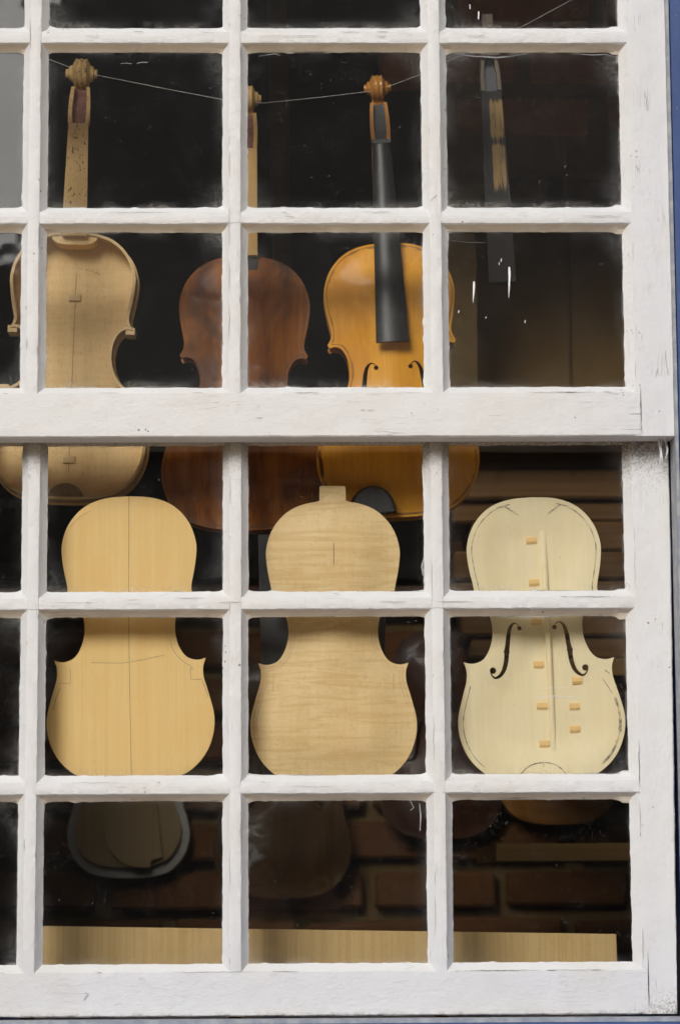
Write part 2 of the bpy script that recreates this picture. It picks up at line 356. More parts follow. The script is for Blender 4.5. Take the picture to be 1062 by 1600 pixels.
MOULDW = m_wood('mould_ply', (0.46, 0.33, 0.17), (0.39, 0.27, 0.125), 0.4, 120)
MOULDWHITE = m_plain('white_card', (0.60, 0.56, 0.50), (0.52, 0.48, 0.42), 10, 0.7, 0.1)
PAVE = m_plain('sandstone_paving', (0.52, 0.375, 0.22), (0.60, 0.445, 0.27), 3, 0.9, 0.4)
PAVE2 = m_plain('sandstone_setts', (0.48, 0.35, 0.21), (0.56, 0.42, 0.26), 5, 0.9, 0.5)
ROADM = m_plain('asphalt', (0.045, 0.045, 0.045), (0.06, 0.06, 0.058), 40, 0.9, 0.5)
STONE = m_plain('soot_dark_stone', (0.055, 0.048, 0.042), (0.09, 0.078, 0.066), 4, 0.9, 0.5)
RENDER = m_plain('grey_render', (0.30, 0.29, 0.27), (0.36, 0.35, 0.33), 5, 0.9, 0.3)
ROOFM = m_plain('slate_roof', (0.05, 0.052, 0.058), (0.07, 0.072, 0.078), 8, 0.7, 0.3)
FLOORM = m_wood('floor_boards', (0.14, 0.075, 0.03), (0.09, 0.045, 0.018), 0.4, 60, axis='x')

# ------------------------------------------------------------------ setting: street and room
def struct(name, mb, mat, **k):
    o = mb.build(name, mat, **k); o['kind'] = 'structure'; return o
struct('pavement', MB().box(-60, 60, -2.4, -0.0999, -0.57, -0.45), PAVE)
struct('road', MB().box(-60, 60, -21.5, -2.4005, -0.9, -0.57), PAVE2)
struct('ground', MB().box(-90, 90, -90, 90, -1.6, -0.9005), ROADM)
struct('far_pavement', MB().box(-60, 60, -24, -21.5005, -0.9, -0.42), PAVE)
RX0, RX1, RY1, RZ0, RZ1 = -1.55, 1.75, 1.62, 0.10, 2.92     # the shop room
struct('room_floor', MB().box(RX0-0.15, RX1+0.15, 0.23, RY1, RZ0-0.1, RZ0), FLOORM)
struct('room_ceiling', MB().box(RX0-0.15, RX1+0.15, 0.2005, RY1+0.1, RZ1+0.0005, RZ1+0.1), CEILM)
struct('room_side_wall', MB().box(RX0-0.15, RX0, 0.2005, RY1, RZ0, RZ1), PLASTER)
struct('room_side_wall', MB().box(RX1, RX1+0.15, 0.2005, RY1, RZ0, RZ1), PLASTER)
back = struct('room_back_wall', MB().box(RX0-0.15, RX1+0.15, RY1, RY1+0.1, RZ0-0.1, RZ1), MORTAR)
# brick face of the back wall
pool = [bevel_box(0.212, 0.05, 0.064, 0.006, 0.0035) for _ in range(6)]
for me in pool: me.materials.append(BRICK)
pale = [me.copy() for me in pool]
for me in pale: me.materials[0] = BRIGHTBRICK
row = 0; z = 0.86
while z < 2.80:
    x = -0.98 + (0.118 if row % 2 else 0)
    while x < 1.45:
        o = link('brick', (pale if z > 2.0 and x > .3 else pool)[rnd.randrange(6)], None, back, (x + rnd.uniform(-.004, .004), RY1 - 0.008 + rnd.uniform(-.006, .004), z + rnd.uniform(-.003, .003)), (0, rnd.uniform(-.012, .012), 0))  # upper right bricks take the brightened colour in place of light
        x += 0.236
    row += 1; z += 0.086
# front wall of the shop, four blocks round the opening
OX, OZ0, OZ1 = 0.60, 0.975, 2.56
wall = empty('shop_front', (0, 0.1, -0.45), 'grey rendered shop front wall round the sash window', 'wall')
mw = MB(); mw.box(-6, -OX, -0.0995, 0.2, -0.6, 3.4); mw.box(OX, 6, -0.0995, 0.2, -0.6, 3.4)
mw.box(-OX, OX, -0.0995, 0.2, -0.6, OZ0-0.06); mw.box(-OX, OX, -0.0995, 0.2, OZ1, 3.4)
mw.build('wall_face', RENDER, wall, loc=(0, -0.1, 0.45))
# buildings over the road
def house(name, x0, x1, h, label, mat):
    r = empty(name, ((x0+x1)/2, -24, -0.42), label, 'building'); w = (x1-x0)/2
    m = MB(); m.box(-w, w, -6, 0, 0, h); m.build('wall', mat, r)
    m = MB(); m.loft([[(-w-.1, .2, h), (w+.1, .2, h), (w+.1, -3, h+1.2), (-w-.1, -3, h+1.2)], [(-w-.1, -6.2, h), (w+.1, -6.2, h), (w+.1, -3.01, h+1.2), (-w-.1, -3.01, h+1.2)]], caps=False)
    m.build('roof', ROOFM, r)
    n = max(1, int(2*w/2.2))
    for i in range(n):
        for zz in (0.9, 3.9, 6.9):
            if zz+1.5 > h: continue
            cx = -w + (i+.5)*2*w/n
            f = MB().box(cx-.5, cx+.5, 0.001, 0.06, zz, zz+1.4).build('window', ROOFM, r)
            MB().box(cx-.43, cx+.43, 0.061, 0.066, zz+.07, zz+1.33).build('pane', EBONY, f)
house('stone_house', -2.72, 22, 12.0, 'tall soot-dark stone house across the road', STONE)
house('low_house', -26, -2.84, 8.2, 'low soot dark stone house across the road, left of the tall one', STONE)

# ------------------------------------------------------------------ the sash window
def nz(a, b, c=0.0): return noise.noise(Vector((a, b, c)))
def bar(name, parent, axis, a0, a1, prof, y0, mat, seed=0.0, step=0.0022, ends=None, wob=1.0, tape=None):
    """prof: list of (cross position, depth, flag); flag e = ragged painted edge on the glass, f = front, b = hidden back"""
    n = max(2, int((a1-a0)/step)); rings = []
    fa = {(e, g): max(0.1, 0.9+1.3*nz(e*57+seed, g*13.7, seed)) for e in (ends or ()) for g in (1, -1)}
    mid = sum(p[0] for p in prof)/len(prof)
    for i in range(n+1):
        a = a0 + (a1-a0)*i/n; ring = []
        for (v, d, fl) in prof:
            sgn = 1 if v > mid else -1
            if tape: v = v + tape(a)*(1 if fl[-1] == 'r' else 0)
            y = y0 + d
            if fl[0] == 'e':
                w = 0.0008*nz(a*38, seed+sgn*3.1, 1) + 0.00045*nz(a*150, seed+sgn*5.7, 2) + 0.0008*max(0, nz(a*70, seed+sgn*9, 4)-0.25)*3
                v += sgn*w*wob
                if ends:
                    for e0 in ends:
                        dd = abs(a-e0) - 0.0150
                        v += sgn*0.0030*fa[(e0, sgn)]*math.exp(-max(dd, 0)/0.0034)
            elif fl[0] == 'f':
                y += (0.0004*nz(a*30, v*60, seed) + 0.0003*nz(a*130, v*190, seed+4) + 0.0009*max(0, nz(a*60, v*90, seed+8)-.3))*wob
                v += (0.0005*nz(a*33, seed, v*300) + 0.0003*nz(a*150, seed+2, v*300))*wob
            ring.append((a, y, v) if axis == 'x' else (v, y, a))
        rings.append(ring)
    m = MB(); m.loft(rings); o = m.build(name, mat, parent, smooth=24)
    if axis == 'x' and name == 'glazing_bar':          # lower putty: old cream paint, its underside shade put into the colour
        o.data.materials.append(CREAM_SHADE_H); k = len(prof)
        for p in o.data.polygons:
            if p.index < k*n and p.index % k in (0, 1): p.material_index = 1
    return o
HB = 0.0155
def muntin_prof(c):
    return [(c-HB, 0.0121, 'e'), (c-HB+.0030, 0.0088, 'f'), (c-0.0084, 0.0026, 'f'), (c-0.0070, 0.0004, 'f'), (c-0.0062, 0, 'f'), (c, -0.0003, 'f'), (c+0.0062, 0, 'f'),
            (c+0.0070, 0.0004, 'f'), (c+0.0084, 0.0026, 'f'), (c+HB-.0030, 0.0088, 'f'), (c+HB, 0.0121, 'e'), (c+.0085, .0123, 'b'), (c+.0075, .037, 'b'), (c-.0075, .037, 'b'), (c-.0085, .0123, 'b')]
def rail_prof(g, f, o, n=9):
    """g glass edge, f start of the flat face, o outer edge (either direction)"""
    s = 1 if o > g else -1
    p = [(g, .0121, 'e'), (g+(f-g)*.35, .0085, 'f'), (f-s*.0016, .0022, 'f'), (f, .0004, 'f')]
    for i in range(1, n): p.append((f+(o-f)*i/n, 0, 'f'))
    p += [(o-s*.0014, 0.0002, 'fr'), (o, .0018, 'fr'), (o, .041, 'br'), (g+s*.006, .041, 'b'), (g+s*.006, .0123, 'b')]
    return p
S = 0.245; BX = [-S, 0.0, S]; GX, FX = 0.4742, 0.4845
def sash(name, y0, zs, zg0, zf0, zo0, zg1, zf1, zo1, xo, label, seed, low_name, top_name, tape=None):
    """zs: muntin heights; (zg0, zf0, zo0): bottom rail; (zg1, zf1, zo1): top rail"""
    root = empty(name, (0, y0, zo0), label, 'window sash')
    P = bpy.data.objects.new  # parts are built in world space and parented with an offset
    parts = []
    for k, x in enumerate(BX): parts.append(bar('glazing_bar', None, 'z', zo0+.02, zo1-.02, muntin_prof(x), y0, WHITE_V, seed+k*7.3))
    xs = [-FX] + BX + [FX]
    for j, z in enumerate(zs):
        for k in range(4):
            a0, a1 = xs[k], xs[k+1]
            e0 = a0 if k else a0 + .0035; e1 = a1 if k < 3 else a1 - .0035
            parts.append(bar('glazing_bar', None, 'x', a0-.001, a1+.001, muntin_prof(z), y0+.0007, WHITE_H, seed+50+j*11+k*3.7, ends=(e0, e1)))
    parts.append(bar('stile', None, 'z', zo0, zo1, rail_prof(GX, FX, xo), y0+.0004, WHITE_V, seed+90, tape=tape))
    parts.append(bar('stile', None, 'z', zo0, zo1, rail_prof(-GX, -FX, -xo), y0+.0004, WHITE_V, seed+91))
    parts.append(bar(low_name, None, 'x', -FX-.006, FX+.006, rail_prof(zg0, zf0, zo0), y0-.0004, WHITE_H, seed+95))
    parts.append(bar(top_name, None, 'x', -FX-.006, FX+.006, rail_prof(zg1, zf1, zo1), y0-.0004, WHITE_H, seed+96))
    xe = [-GX-.0045] + [None] + [GX+.0045]
    zz = [zg0] + list(zs) + [zg1]
    for r_ in range(3):
        for c_ in range(4):
            x0 = (-GX-.004) if c_ == 0 else BX[c_-1]+.0105; x1 = (GX+.004) if c_ == 3 else BX[c_]-.0105
            z0 = zz[0]-.004 if r_ == 0 else zs[r_-1]+.0105; z1 = zz[-1]+.004 if r_ == 2 else zs[r_]-.0105
            w, h = x1-x0, z1-z0
            o = MB().box(-w/2, w/2, 0, .0028, -h/2, h/2).build('glass_pane', GLASS, None, loc=((x0+x1)/2, y0+.0126, (z0+z1)/2),
                 rot=(R(rnd.uniform(-.25, .25)), 0, R(rnd.uniform(-.25, .25))))
            parts.append(o)
    for o in parts:
        o.parent = root; o.location = Vector(o.location) - Vector(root.location)
    return root, parts
Y2 = 0.043
upper, up_parts = sash('upper_sash', 0.0, [1.9637, 2.1922], 1.7545, 1.7455, 1.6921, 2.408, 2.417, 2.47, 0.5323,
     'white upper sliding sash of flaking paint whose rail overlaps the sash below', 1.0, 'meeting_rail', 'top_rail')
lower, lo_parts = sash('lower_sash', Y2, [1.2722, 1.4948], 1.0635, 1.0540, 1.0024, 1.690, 1.699, 1.745, 0.530,
     'white lower sliding sash standing on the blue sill, set behind the upper one', 40.0, 'bottom_rail', 'meeting_rail',
     tape=lambda a: -0.0045*max(0, min(1, (1.55-a)/0.5)))
# dark hairline cracks where the paint has parted, along the putty and the joints
CRACK = m_plain('dark_paint_crack', (0.10, 0.085, 0.07), (0.22, 0.19, 0.16), 200)
def cracks(root, y0, lines, n, seed):
    r2 = random.Random(seed); v, f = [], []
    for _ in range(n):
        ax_, c, a0, a1, d = r2.choice(lines); L = r2.choice((.006, .012, .02, .04, .07))*r2.uniform(.5, 1.3); a = r2.uniform(a0, a1-L); w = r2.uniform(.0001, .00030)
        k = max(3, int(L/.003)); ph = r2.uniform(0, 99); i0 = len(v)
        for i in range(k+1):
            t = i/k; u = a+L*t; q = c+.0008*nz(u*120, ph)+.0004*nz(u*400, ph, 3); ww = w*math.sin(math.pi*min(max(t, .04), .96))**.5
            for g in (1, -1): v.append((u, y0+d, q+g*ww) if ax_ == 'x' else (q+g*ww, y0+d, u))
        for i in range(k): f.append((i0+2*i, i0+2*i+1, i0+2*i+3, i0+2*i+2))
    o = link('paint_cracks', mesh(v, f), CRACK, root, loc=-Vector(root.location)); o['kind'] = 'stuff'
for root, y0, zs, zf, zo, z1, sd_ in ((upper, 0.0, (1.9637, 2.1922), 1.7455, 1.6921, 2.41, 5), (lower, Y2, (1.2722, 1.4948), 1.0540, 1.0024, 1.69, 6)):
    ln = []
    for z in zs:
        for q, d in ((z+.0066, -.0006), (z-.0066, -.0006), (z+.0152, .0112), (z-.0152, .0112), (z-.0135, .0092), (z+.001, -.0016)): ln += [('x', q, -FX, FX, d)]*2
    for x in BX:
        for q, d in ((x+.0066, -.0012), (x-.0066, -.0012), (x+.0152, .0112), (x-.0152, .0112)): ln += [('z', q, zf, z1, d)]*2
    ln += [('x', zf+.0004, -FX, FX, -.0012)]*4 + [('z', FX+.0066, zo, zo+.075, -.0012)]*3 + [('z', FX+.001, zf, z1, -.0006)]*4
    cracks(root, y0, ln, 150, sd_)
# paint drips and old chalk scratches on the panes
def on_glass(name, pts, w, mat, parent, y):
    """flat run of paint lying on the glass, through pixel points of the photograph"""
    P = [at(px, py, y) for px, py in pts]; v = []; f = []
    n = len(P)
    for i, p in enumerate(P):
        t = (P[min(n-1, i+1)] - P[max(0, i-1)]).normalized(); s = Vector((t.z, 0, -t.x))
        k = w(i/(n-1)) if callable(w) else w
        v += [p - s*k, p + Vector((0, -.0005, 0)), p + s*k]
    for i in range(n-1):
        f += [(3*i, 3*i+1, 3*i+4, 3*i+3), (3*i+1, 3*i+2, 3*i+5, 3*i+4)]
    o = link(name, mesh(v, f), mat, parent, loc=-Vector(parent.location)); return o
yg = 0.0124
for pts, w in (([(795, 417), (795.3, 424), (795.5, 432), (795, 445), (794.5, 465)], lambda t: .0013*(1-t)**.5*(.5+min(t*4, .5))+.0003),
               ([(740, 440), (740, 448), (739.5, 458), (738.5, 473)], lambda t: .0012*(1-t)**.5*(.6+min(t*4, .4))+.0003),
               ([(783, 404), (782, 409)], .0005), ([(779, 410), (779.5, 414)], .0004), ([(820, 500), (819.6, 505)], .0005),
               ([(716.5, 485), (715.8, 489)], .0006), ([(759, 495), (758.6, 497)], .0006), ([(733.5, 7), (734, 14)], .0006), ([(747.5, 18), (747, 30)], .0008),
               ([(189, 99.5), (198, 98.6), (206, 99.7)], .00025), ([(214, 99), (222, 97.2), (231, 97.5)], .00028)):
    on_glass('paint_drip', pts, w, DRIP, upper, yg)
for pts in ([(844, 1076), (862, 1074.5), (888, 1075)], [(832, 1089), (852, 1087), (880, 1089), (898, 1087)], [(835, 1086), (858, 1090), (900, 1089)], [(840, 1091), (870, 1088)], [(860, 1086), (896, 1091)]):
    on_glass('chalk_scratch', pts, .00016, DRIP, lower, Y2+yg)
# smear of white paint left on the glass at the pane heads and corners
for pts, w in (([(712, 85), (740, 88), (775, 90), (800, 88), (822, 84)], .0011), ([(895, 84), (925, 86), (945, 85), (962, 89)], .0008), ([(404, 88), (430, 84), (438, 87)], .0008),
               ([(705, 376), (735, 379), (758, 379)], .0006), ([(520, 357), (470, 358), (420, 360)], .0010)):
    on_glass('paint_smear', pts, lambda t, w=w: w*(.35+.9*abs(noise.noise(Vector((t*7, w*9e4, 0))))), SMEAR, upper, yg)
for pts, w in (([(655, 1256), (657, 1275), (656, 1298)], .0016), ([(640, 1250), (646, 1262), (641, 1266)], .0012), ([(197, 962), (230, 964), (260, 965)], .0010), ([(770, 963), (830, 965), (880, 963)], .0008), ([(662, 872), (659, 885), (661, 900)], .0022)):
    on_glass('paint_smear', pts, lambda t, w=w: w*(.35+.9*abs(noise.noise(Vector((t*7, w*9e4, 0))))), SMEAR, lower, Y2+yg)
# torn end of the horn under the meeting rail
hp = at(1036, 690, 0.02)
hm = MB()
for dx, ln, bend in ((0, .034, .0022), (.0042, .030, -.0016), (.0078, .026, .0026)):
    pts = [(hp.x - .006 + dx + bend*math.sin(t*3.1/6), .021 + .004*math.sin(t), 1.6935 - ln*t/6) for t in range(7)]
    hm.tube(pts, lambda t: .0016*(1-.5*t), 6)
o = hm.build('horn', WHITE_V, upper, smooth=40, loc=-Vector(upper.location))

# ------------------------------------------------------------------ blue box frame
bx = at(1047.5, 400, -0.004).x                                  # inner edge of the grey lip beside the upper sash
frame = empty('window_frame', (0, 0, 0.93), 'blue painted box frame and sill round the sliding sashes', 'window frame')
fz = 0.93
def fpart(name, m, mat): return m.build(name, mat, frame, loc=(0, 0, -fz))
for s in (1, -1):
    def b(x0, x1, *r, mm=None):
        mm.box(min(s*x0, s*x1), max(s*x0, s*x1), *r)
    m = MB(); b(bx+.0042, OX+.06, -.1035, -.012, 0.99, OZ1+.05, mm=m); fpart('outer_casing', m, BLUE)
    m = MB(); b(bx, bx+.0038, -.006, .0415, 1.0, OZ1, mm=m); fpart('bead', m, GREYLIP)
    m = MB(); b(bx+.0025, bx+.012, .0425, .10, 1.0, OZ1, mm=m); fpart('parting_bead', m, BLUE)
    m = MB(); b(bx+.0125, OX+.02, -.0115, .2, 0.98, OZ1, mm=m); fpart('jamb', m, BLUE)
m = MB(); sy = 0.9975
m.loft([[(-OX-.05, -.115, sy-.013), (-OX-.05, -.112, sy-.007), (-OX-.05, 0.012, sy-.0035), (-OX-.05, .20, sy-.002), (-OX-.05, .20, .93), (-OX-.05, -.115, .93)],
        [(OX+.05, -.115, sy-.013), (OX+.05, -.112, sy-.007), (OX+.05, .012, sy-.0035), (OX+.05, .20, sy-.002), (OX+.05, .20, .93), (OX+.05, -.115, .93)]])
fpart('sill', m, BLUE)
m = MB().box(-OX+.05, OX-.05, 0.020, 0.0425, sy-.0030, sy+.0022); fpart('sill_lip', m, GREYLIP)
m = MB().box(-OX-.05, OX+.05, -.1035, .2, OZ1-.09, OZ1+.05); fpart('head', m, BLUE)
m = MB().box(-OX+.03, OX-.03, .2005, .34, 0.94, 0.985); fpart('inner_sill', m, SHELFW)

# ------------------------------------------------------------------ plates and violins
def smooth_seg(pts, n=8):
    out = []
    P = [pts[0]] + list(pts) + [pts[-1]]
    for i in range(1, len(P)-2):
        p0, p1, p2, p3 = [Vector(p) for p in P[i-1:i+3]]
        for k in range(n):
            t = k/n
            out.append(0.5*((2*p1) + (p2-p0)*t + (2*p0-5*p1+4*p2-p3)*t*t + (3*p1-p0-3*p2+p3)*t**3))
    out.append(Vector(P[-2])); return out
UP = [(0, 0), (25, 1.5), (45, 7), (60, 16), (72, 29), (80, 44), (84.5, 62), (84, 78), (81.5, 95), (79, 107), (77.6, 116), (78.2, 122), (80.2, 127), (83, 131.5)]
CB = [(80.6, 136), (74, 134.6), (68, 136), (63, 141), (58.8, 150), (56.6, 162), (56.8, 174), (59.5, 186), (64.5, 197), (70.5, 204), (78, 207.5), (86, 208.3), (94.5, 206)]
LO = [(91.6, 214.5), (91, 221), (92, 231), (95.5, 243), (99.5, 257), (103.3, 272), (104.5, 286), (102.5, 302), (96, 320), (85, 336), (68, 349.5), (46, 356.5), (23, 359.5), (0, 360)]
def violin_outline(button=None, n=6):
    """closed outline in metres, x across, z up, bottom of the body at z = 0"""
    h = smooth_seg(UP, n) + smooth_seg(CB, n) + smooth_seg(LO, n)
    r = [(p[0]/1000, .36-p[1]/1000) for p in h]
    if button:
        bw, bh = button; r = [(bw*.94, .36+bh), (bw, .36+bh*.9), (bw*1.02, .3605)] + [q for q in r if q[0] > bw*1.05 or q[1] < .3]
        return r[:-1] + [(0, 0)] + [(-x, z) for x, z in reversed(r[:-1])]
    return r + [(-x, z) for x, z in reversed(r[1:-1])]
def arr(p): return np.array(p, float)
def inside(poly, P):
    x, z = P[:, 0], P[:, 1]; c = np.zeros(len(P), bool); j = len(poly)-1
    for i in range(len(poly)):
        xi, zi = poly[i]; xj, zj = poly[j]
        if zi != zj: c ^= ((zi > z) != (zj > z)) & (x < (xj-xi)*(z-zi)/(zj-zi)+xi)
        j = i
    return c
def edge_dist(poly, P):
    A = arr(poly); B = np.roll(A, -1, 0); d = np.full(len(P), 9.0)
    for a, b_ in zip(A, B):
        ab = b_-a; t = np.clip(((P-a)@ab)/max(ab@ab, 1e-12), 0, 1)
        d = np.minimum(d, np.linalg.norm(P-(a+t[:, None]*ab), axis=1))
    return d
def sstep(x): x = np.clip(x, 0, 1); return x*x*(3-2*x)
def plate_mesh(outline, thick, front=None, holes=(), grid=0.007, smooth=40):
    """slab with a shaped front; front(P, d) gives the y of the front face (towards the viewer is negative)"""
    vs = [Vector(p) for p in outline]; ed = [(i, (i+1) % len(outline)) for i in range(len(outline))]
    for h in holes:
        n0 = len(vs); vs += [Vector(p) for p in h]; ed += [(n0+i, n0+(i+1) % len(h)) for i in range(len(h))]
    A = arr(outline); lo, hi = A.min(0), A.max(0)
    g = np.array([(x, z) for x in np.arange(lo[0], hi[0], grid) for z in np.arange(lo[1], hi[1], grid)])
    if len(g):
        keep = inside(outline, g) & (edge_dist(outline, g) > grid*.45)
        for h in holes: keep &= edge_dist(h, g) > grid*.3
        vs += [Vector(p) for p in g[keep]]
    V, _, F, *_ = delaunay_2d_cdt(vs, ed, [], 0, 1e-7)
    V = arr([(p[0], p[1]) for p in V]); F = [list(f) for f in F]
    C = arr([V[f].mean(0) for f in F]); ok = inside(outline, C)
    for h in holes: ok &= ~inside(h, C)
    F = [f for f, k in zip(F, ok) if k]
    d = edge_dist(outline, V)
    y = front(V, d) if front else np.zeros(len(V))
    n = len(V); verts = [(V[i, 0], y[i], V[i, 1]) for i in range(n)] + [(V[i, 0], y[i]+thick, V[i, 1]) for i in range(n)]
    cnt = {}
    for f in F:
        for a, b_ in zip(f, f[1:]+f[:1]): cnt[(a, b_)] = cnt.get((a, b_), 0)+1
    faces = [tuple(f) for f in F] + [tuple(i+n for i in reversed(f)) for f in F]
    for (a, b_) in cnt:
        if (b_, a) not in cnt: faces.append((b_, a, a+n, b_+n))
    return mesh(verts, faces, smooth)
def front_y(front, outline, pts):
    P = arr(pts); return front(P, edge_dist(outline, P)) if front else np.zeros(len(P))
def ribbon(name, pts, w, mat, parent, y, lift=.0003, closed=False):
    n = len(pts); v = []; f = []
    yy = y if hasattr(y, '__len__') else [y]*n
    for i in range(n):
        a = Vector(pts[i-1] if (i or closed) else pts[0]); b_ = Vector(pts[(i+1) % n] if (i < n-1 or closed) else pts[-1])
        t = (b_-a); t = t.normalized() if t.length > 1e-9 else Vector((1, 0)); s = Vector((-t.y, t.x)); k = (w(i/max(1, n-1)) if callable(w) else w)/2
        p = Vector(pts[i])
        for sg in (1, -1): q = p+s*k*sg; v.append((q.x, yy[i]-lift, q.y))
    for i in range(n if closed else n-1):
        j = (i+1) % n; f.append((2*i, 2*i+1, 2*j+1, 2*j))
    return link(name, mesh(v, f), mat, parent)
def inset(outline, d):
    n = len(outline); out = []; A = arr(outline)
    area = sum(A[i][0]*A[(i+1) % n][1]-A[(i+1) % n][0]*A[i][1] for i in range(n)); sg = 1 if area > 0 else -1
    for i in range(n):
        t = A[(i+1) % n]-A[i-1]; t /= max(np.linalg.norm(t), 1e-9); out.append(tuple(A[i]+sg*d*np.array((-t[1], t[0]))))
    O = arr(out); ok = edge_dist(outline, O) > d*.88
    return [tuple(O[i]) for i in range(n) if ok[i]]
def fhole(s=1):
    """f-hole on the right (s = 1) or left, centred on its nicks"""
    path = [(-17, 32.5), (-13.2, 35.7), (-9.5, 35), (-5.7, 30), (-3.2, 21), (-1.5, 8.7), (0, 0), (1, -11), (4.2, -22.5), (9.2, -29.5), (15.5, -32.5), (20, -28.7), (21.6, -24)]
    wid = [1.0, 1.5, 2.6, 4.4, 5.4, 6, 6.2, 6, 5.4, 4.4, 2.8, 1.7, 1.0]
    pp = smooth_seg(path, 4); L, Rr = [], []
    for i, p in enumerate(pp):
        t = (pp[min(len(pp)-1, i+1)]-pp[max(0, i-1)]).normalized(); nn = Vector((-t.y, t.x)); k = i/4; j = min(int(k), 11); w = wid[j]+(wid[j+1]-wid[j])*(k-j)
        w = w*(1.35 if i in (24,) else 1)
        L.append(p+nn*w/2); Rr.append(p-nn*w/2)
    stem = L+Rr[::-1]
    def circ(c, r): return [Vector((c[0]+r*math.cos(a*math.pi/8), c[1]+r*math.sin(a*math.pi/8))) for a in range(16)]
    polys = [stem, circ((-17.6, 29.4), 3.0), circ((18.3, -23.2), 4.1)]
    return [[(s*p[0]/1000, p[1]/1000) for p in q] for q in polys]
def place(root, px, py, Y, local_z, tilt, s, lean=0.0):
    """put the root so that its local point (0, 0, local_z) stands where the photograph shows pixel px, py"""
    root.rotation_euler = (R(lean), R(tilt), 0); root.scale = (s, s, s)
    d = root.rotation_euler.to_matrix() @ Vector((0, 0, local_z*s))
    root.location = at(px, py, Y) - d

# --- three plates at the front of the window
PG = 'violin plates standing in the lower panes'
OUT = violin_outline()
p1 = empty('violin_plate', (0, 0, 0), 'plain pale yellow spruce violin plate with a pencilled centre line', 'violin plate', PG)
link('board', plate_mesh(OUT, .009, lambda P, d: -.0006*sstep(d/.004)), SPRUCE, p1)
yl = -.0006
ribbon('pencil_line', [(0.0005, .3595), (-.0012, .2), (-.0005, .1), (.0005, .002)], .0006, SEAMC, p1, yl)
ribbon('pencil_line', [(-.048, .1505), (-.01, .149), (.015, .1525), (.044, .1585)], .0007, PENCIL, p1, yl)
ribbon('pencil_line', smooth_seg([(.050, .178), (.053, .167), (.060, .156), (.070, .147), (.0775, .142), (.0775, .127), (.091, .128)], 4)[:18], .0008, PENCIL, p1, yl)
ribbon('pencil_line', [(.0755, .142), (.0755, .127), (.0885, .127)], .0008, PENCIL, p1, yl)
ribbon('pencil_line', [(-.0745, .142), (-.0745, .125), (-.090, .125)], .0008, PENCIL, p1, yl)
ribbon('pencil_line', smooth_seg([(.090, .124), (.094, .115), (.097, .105)], 4), .0009, PENCIL, p1, yl)
ribbon('pencil_line', smooth_seg([(-.087, .119), (-.092, .108), (-.096, .092)], 4), .0009, PENCIL, p1, yl)
ribbon('pencil_line', smooth_seg([(-.074, .322), (-.062, .334), (-.048, .342)], 4), .0006, PENCIL, p1, yl)
place(p1, 201, 775.5, .105, .36, -.9, .984)
# --- flamed maple back with its neck button
OUTB = violin_outline((.0165, .0195))
p2 = empty('violin_plate', (0, 0, 0), 'flamed maple violin plate with a square button left on its top edge', 'violin plate', PG)
arch2 = lambda P, d: -.010*sstep((d-.004)/.055)
link('board', plate_mesh(OUTB, .006, arch2), MAPLE, p2)
for dd, w in ((.0042, .0004), (.0078, .0004)):
    ins = inset(OUT, dd)
    seg = [p for p in ins if p[0] > 0 and .10 < p[1] < .235]; ribbon('pencil_line', seg, w, PENCIL, p2, front_y(arch2, OUTB, seg), .0004)
    seg = [p for p in ins if p[0] < 0 and .045 < p[1] < .235]; ribbon('pencil_line', seg, w, PENCIL, p2, front_y(arch2, OUTB, seg), .0004)
seg = [(.001, .305+i*-.0055) for i in range(6)]; ribbon('pencil_line', seg, .0007, INK, p2, front_y(arch2, OUTB, seg), .0004)
for sx_ in (1, -1):
    seg = [(sx_*.0755, .140-i*.004) for i in range(6)]; ribbon('pencil_line', seg, .0007, PENCIL, p2, front_y(arch2, OUTB, seg), .0004)
place(p2, 519.5, 783, .105, .36, .0, .978)
# --- hollowed belly seen from inside: f-holes, bass bar, cleats
p3 = empty('violin_plate', (0, 0, 0), 'pale violin belly seen from its hollow inside, with f-holes, bass bar and small cleats', 'violin plate', PG)
hol3 = lambda P, d: .009*sstep((d-.0065)/.05)
FH = [[(x+s*.0397, z+.1655) for x, z in q] for s in (1, -1) for q in fhole(s)]
link('board', plate_mesh(OUT, .004, hol3, FH, grid=.006), BELLY, p3)
for (cx, cz) in ((829, 843.5), (832, 910), (835, 971), (837.5, 1038.5), (842, 1103), (845, 1162), (897.5, 1063.5), (893, 1104), (893, 1139)):
    r3 = 1.76; X = (cx-829.5)*.788/.984/1000; Z = .36-(cz-777)*.795/.984/1000
    lx = X*math.cos(R(r3)) - (.36-Z)*math.sin(R(r3)); lz = .36-((.36-Z)*math.cos(R(r3)) + X*math.sin(R(r3)))
    y = float(front_y(hol3, OUT, [(lx, lz)])[0])
    c = MB(); w, h, t = .0064, .0046, .0034
    c.loft([[(-w, 0, -h), (-w, -t*.5, -h), (-w, -t, -h*.35), (-w, -t*.85, h*.8), (-w, 0, h)], [(w, 0, -h), (w, -t*.5, -h), (w, -t, -h*.35), (w, -t*.85, h*.8), (w, 0, h)]])
    c.build('cleat', CLEAT, p3, loc=(lx, y+.0006, lz), rot=(0, R(rnd.uniform(-2, 2)), 0))
bb = []
for i in range(29):
    t = i/28; z = .318-.279*t; x = .0128+.0006*t; y = float(front_y(hol3, OUT, [(x, z)])[0]); h = .0085*min(1, math.sin(math.pi*t)**.6+.02); w = .0033
    bb.append([(x-w, y+.001, z), (x-w, y-h*.8, z), (x-w*.45, y-h, z), (x+w*.45, y-h, z), (x+w, y-h*.8, z), (x+w, y+.001, z)])
MB().loft(bb).build('bass_bar', BELLY, p3, smooth=40)
ins = inset(OUT, .0062)
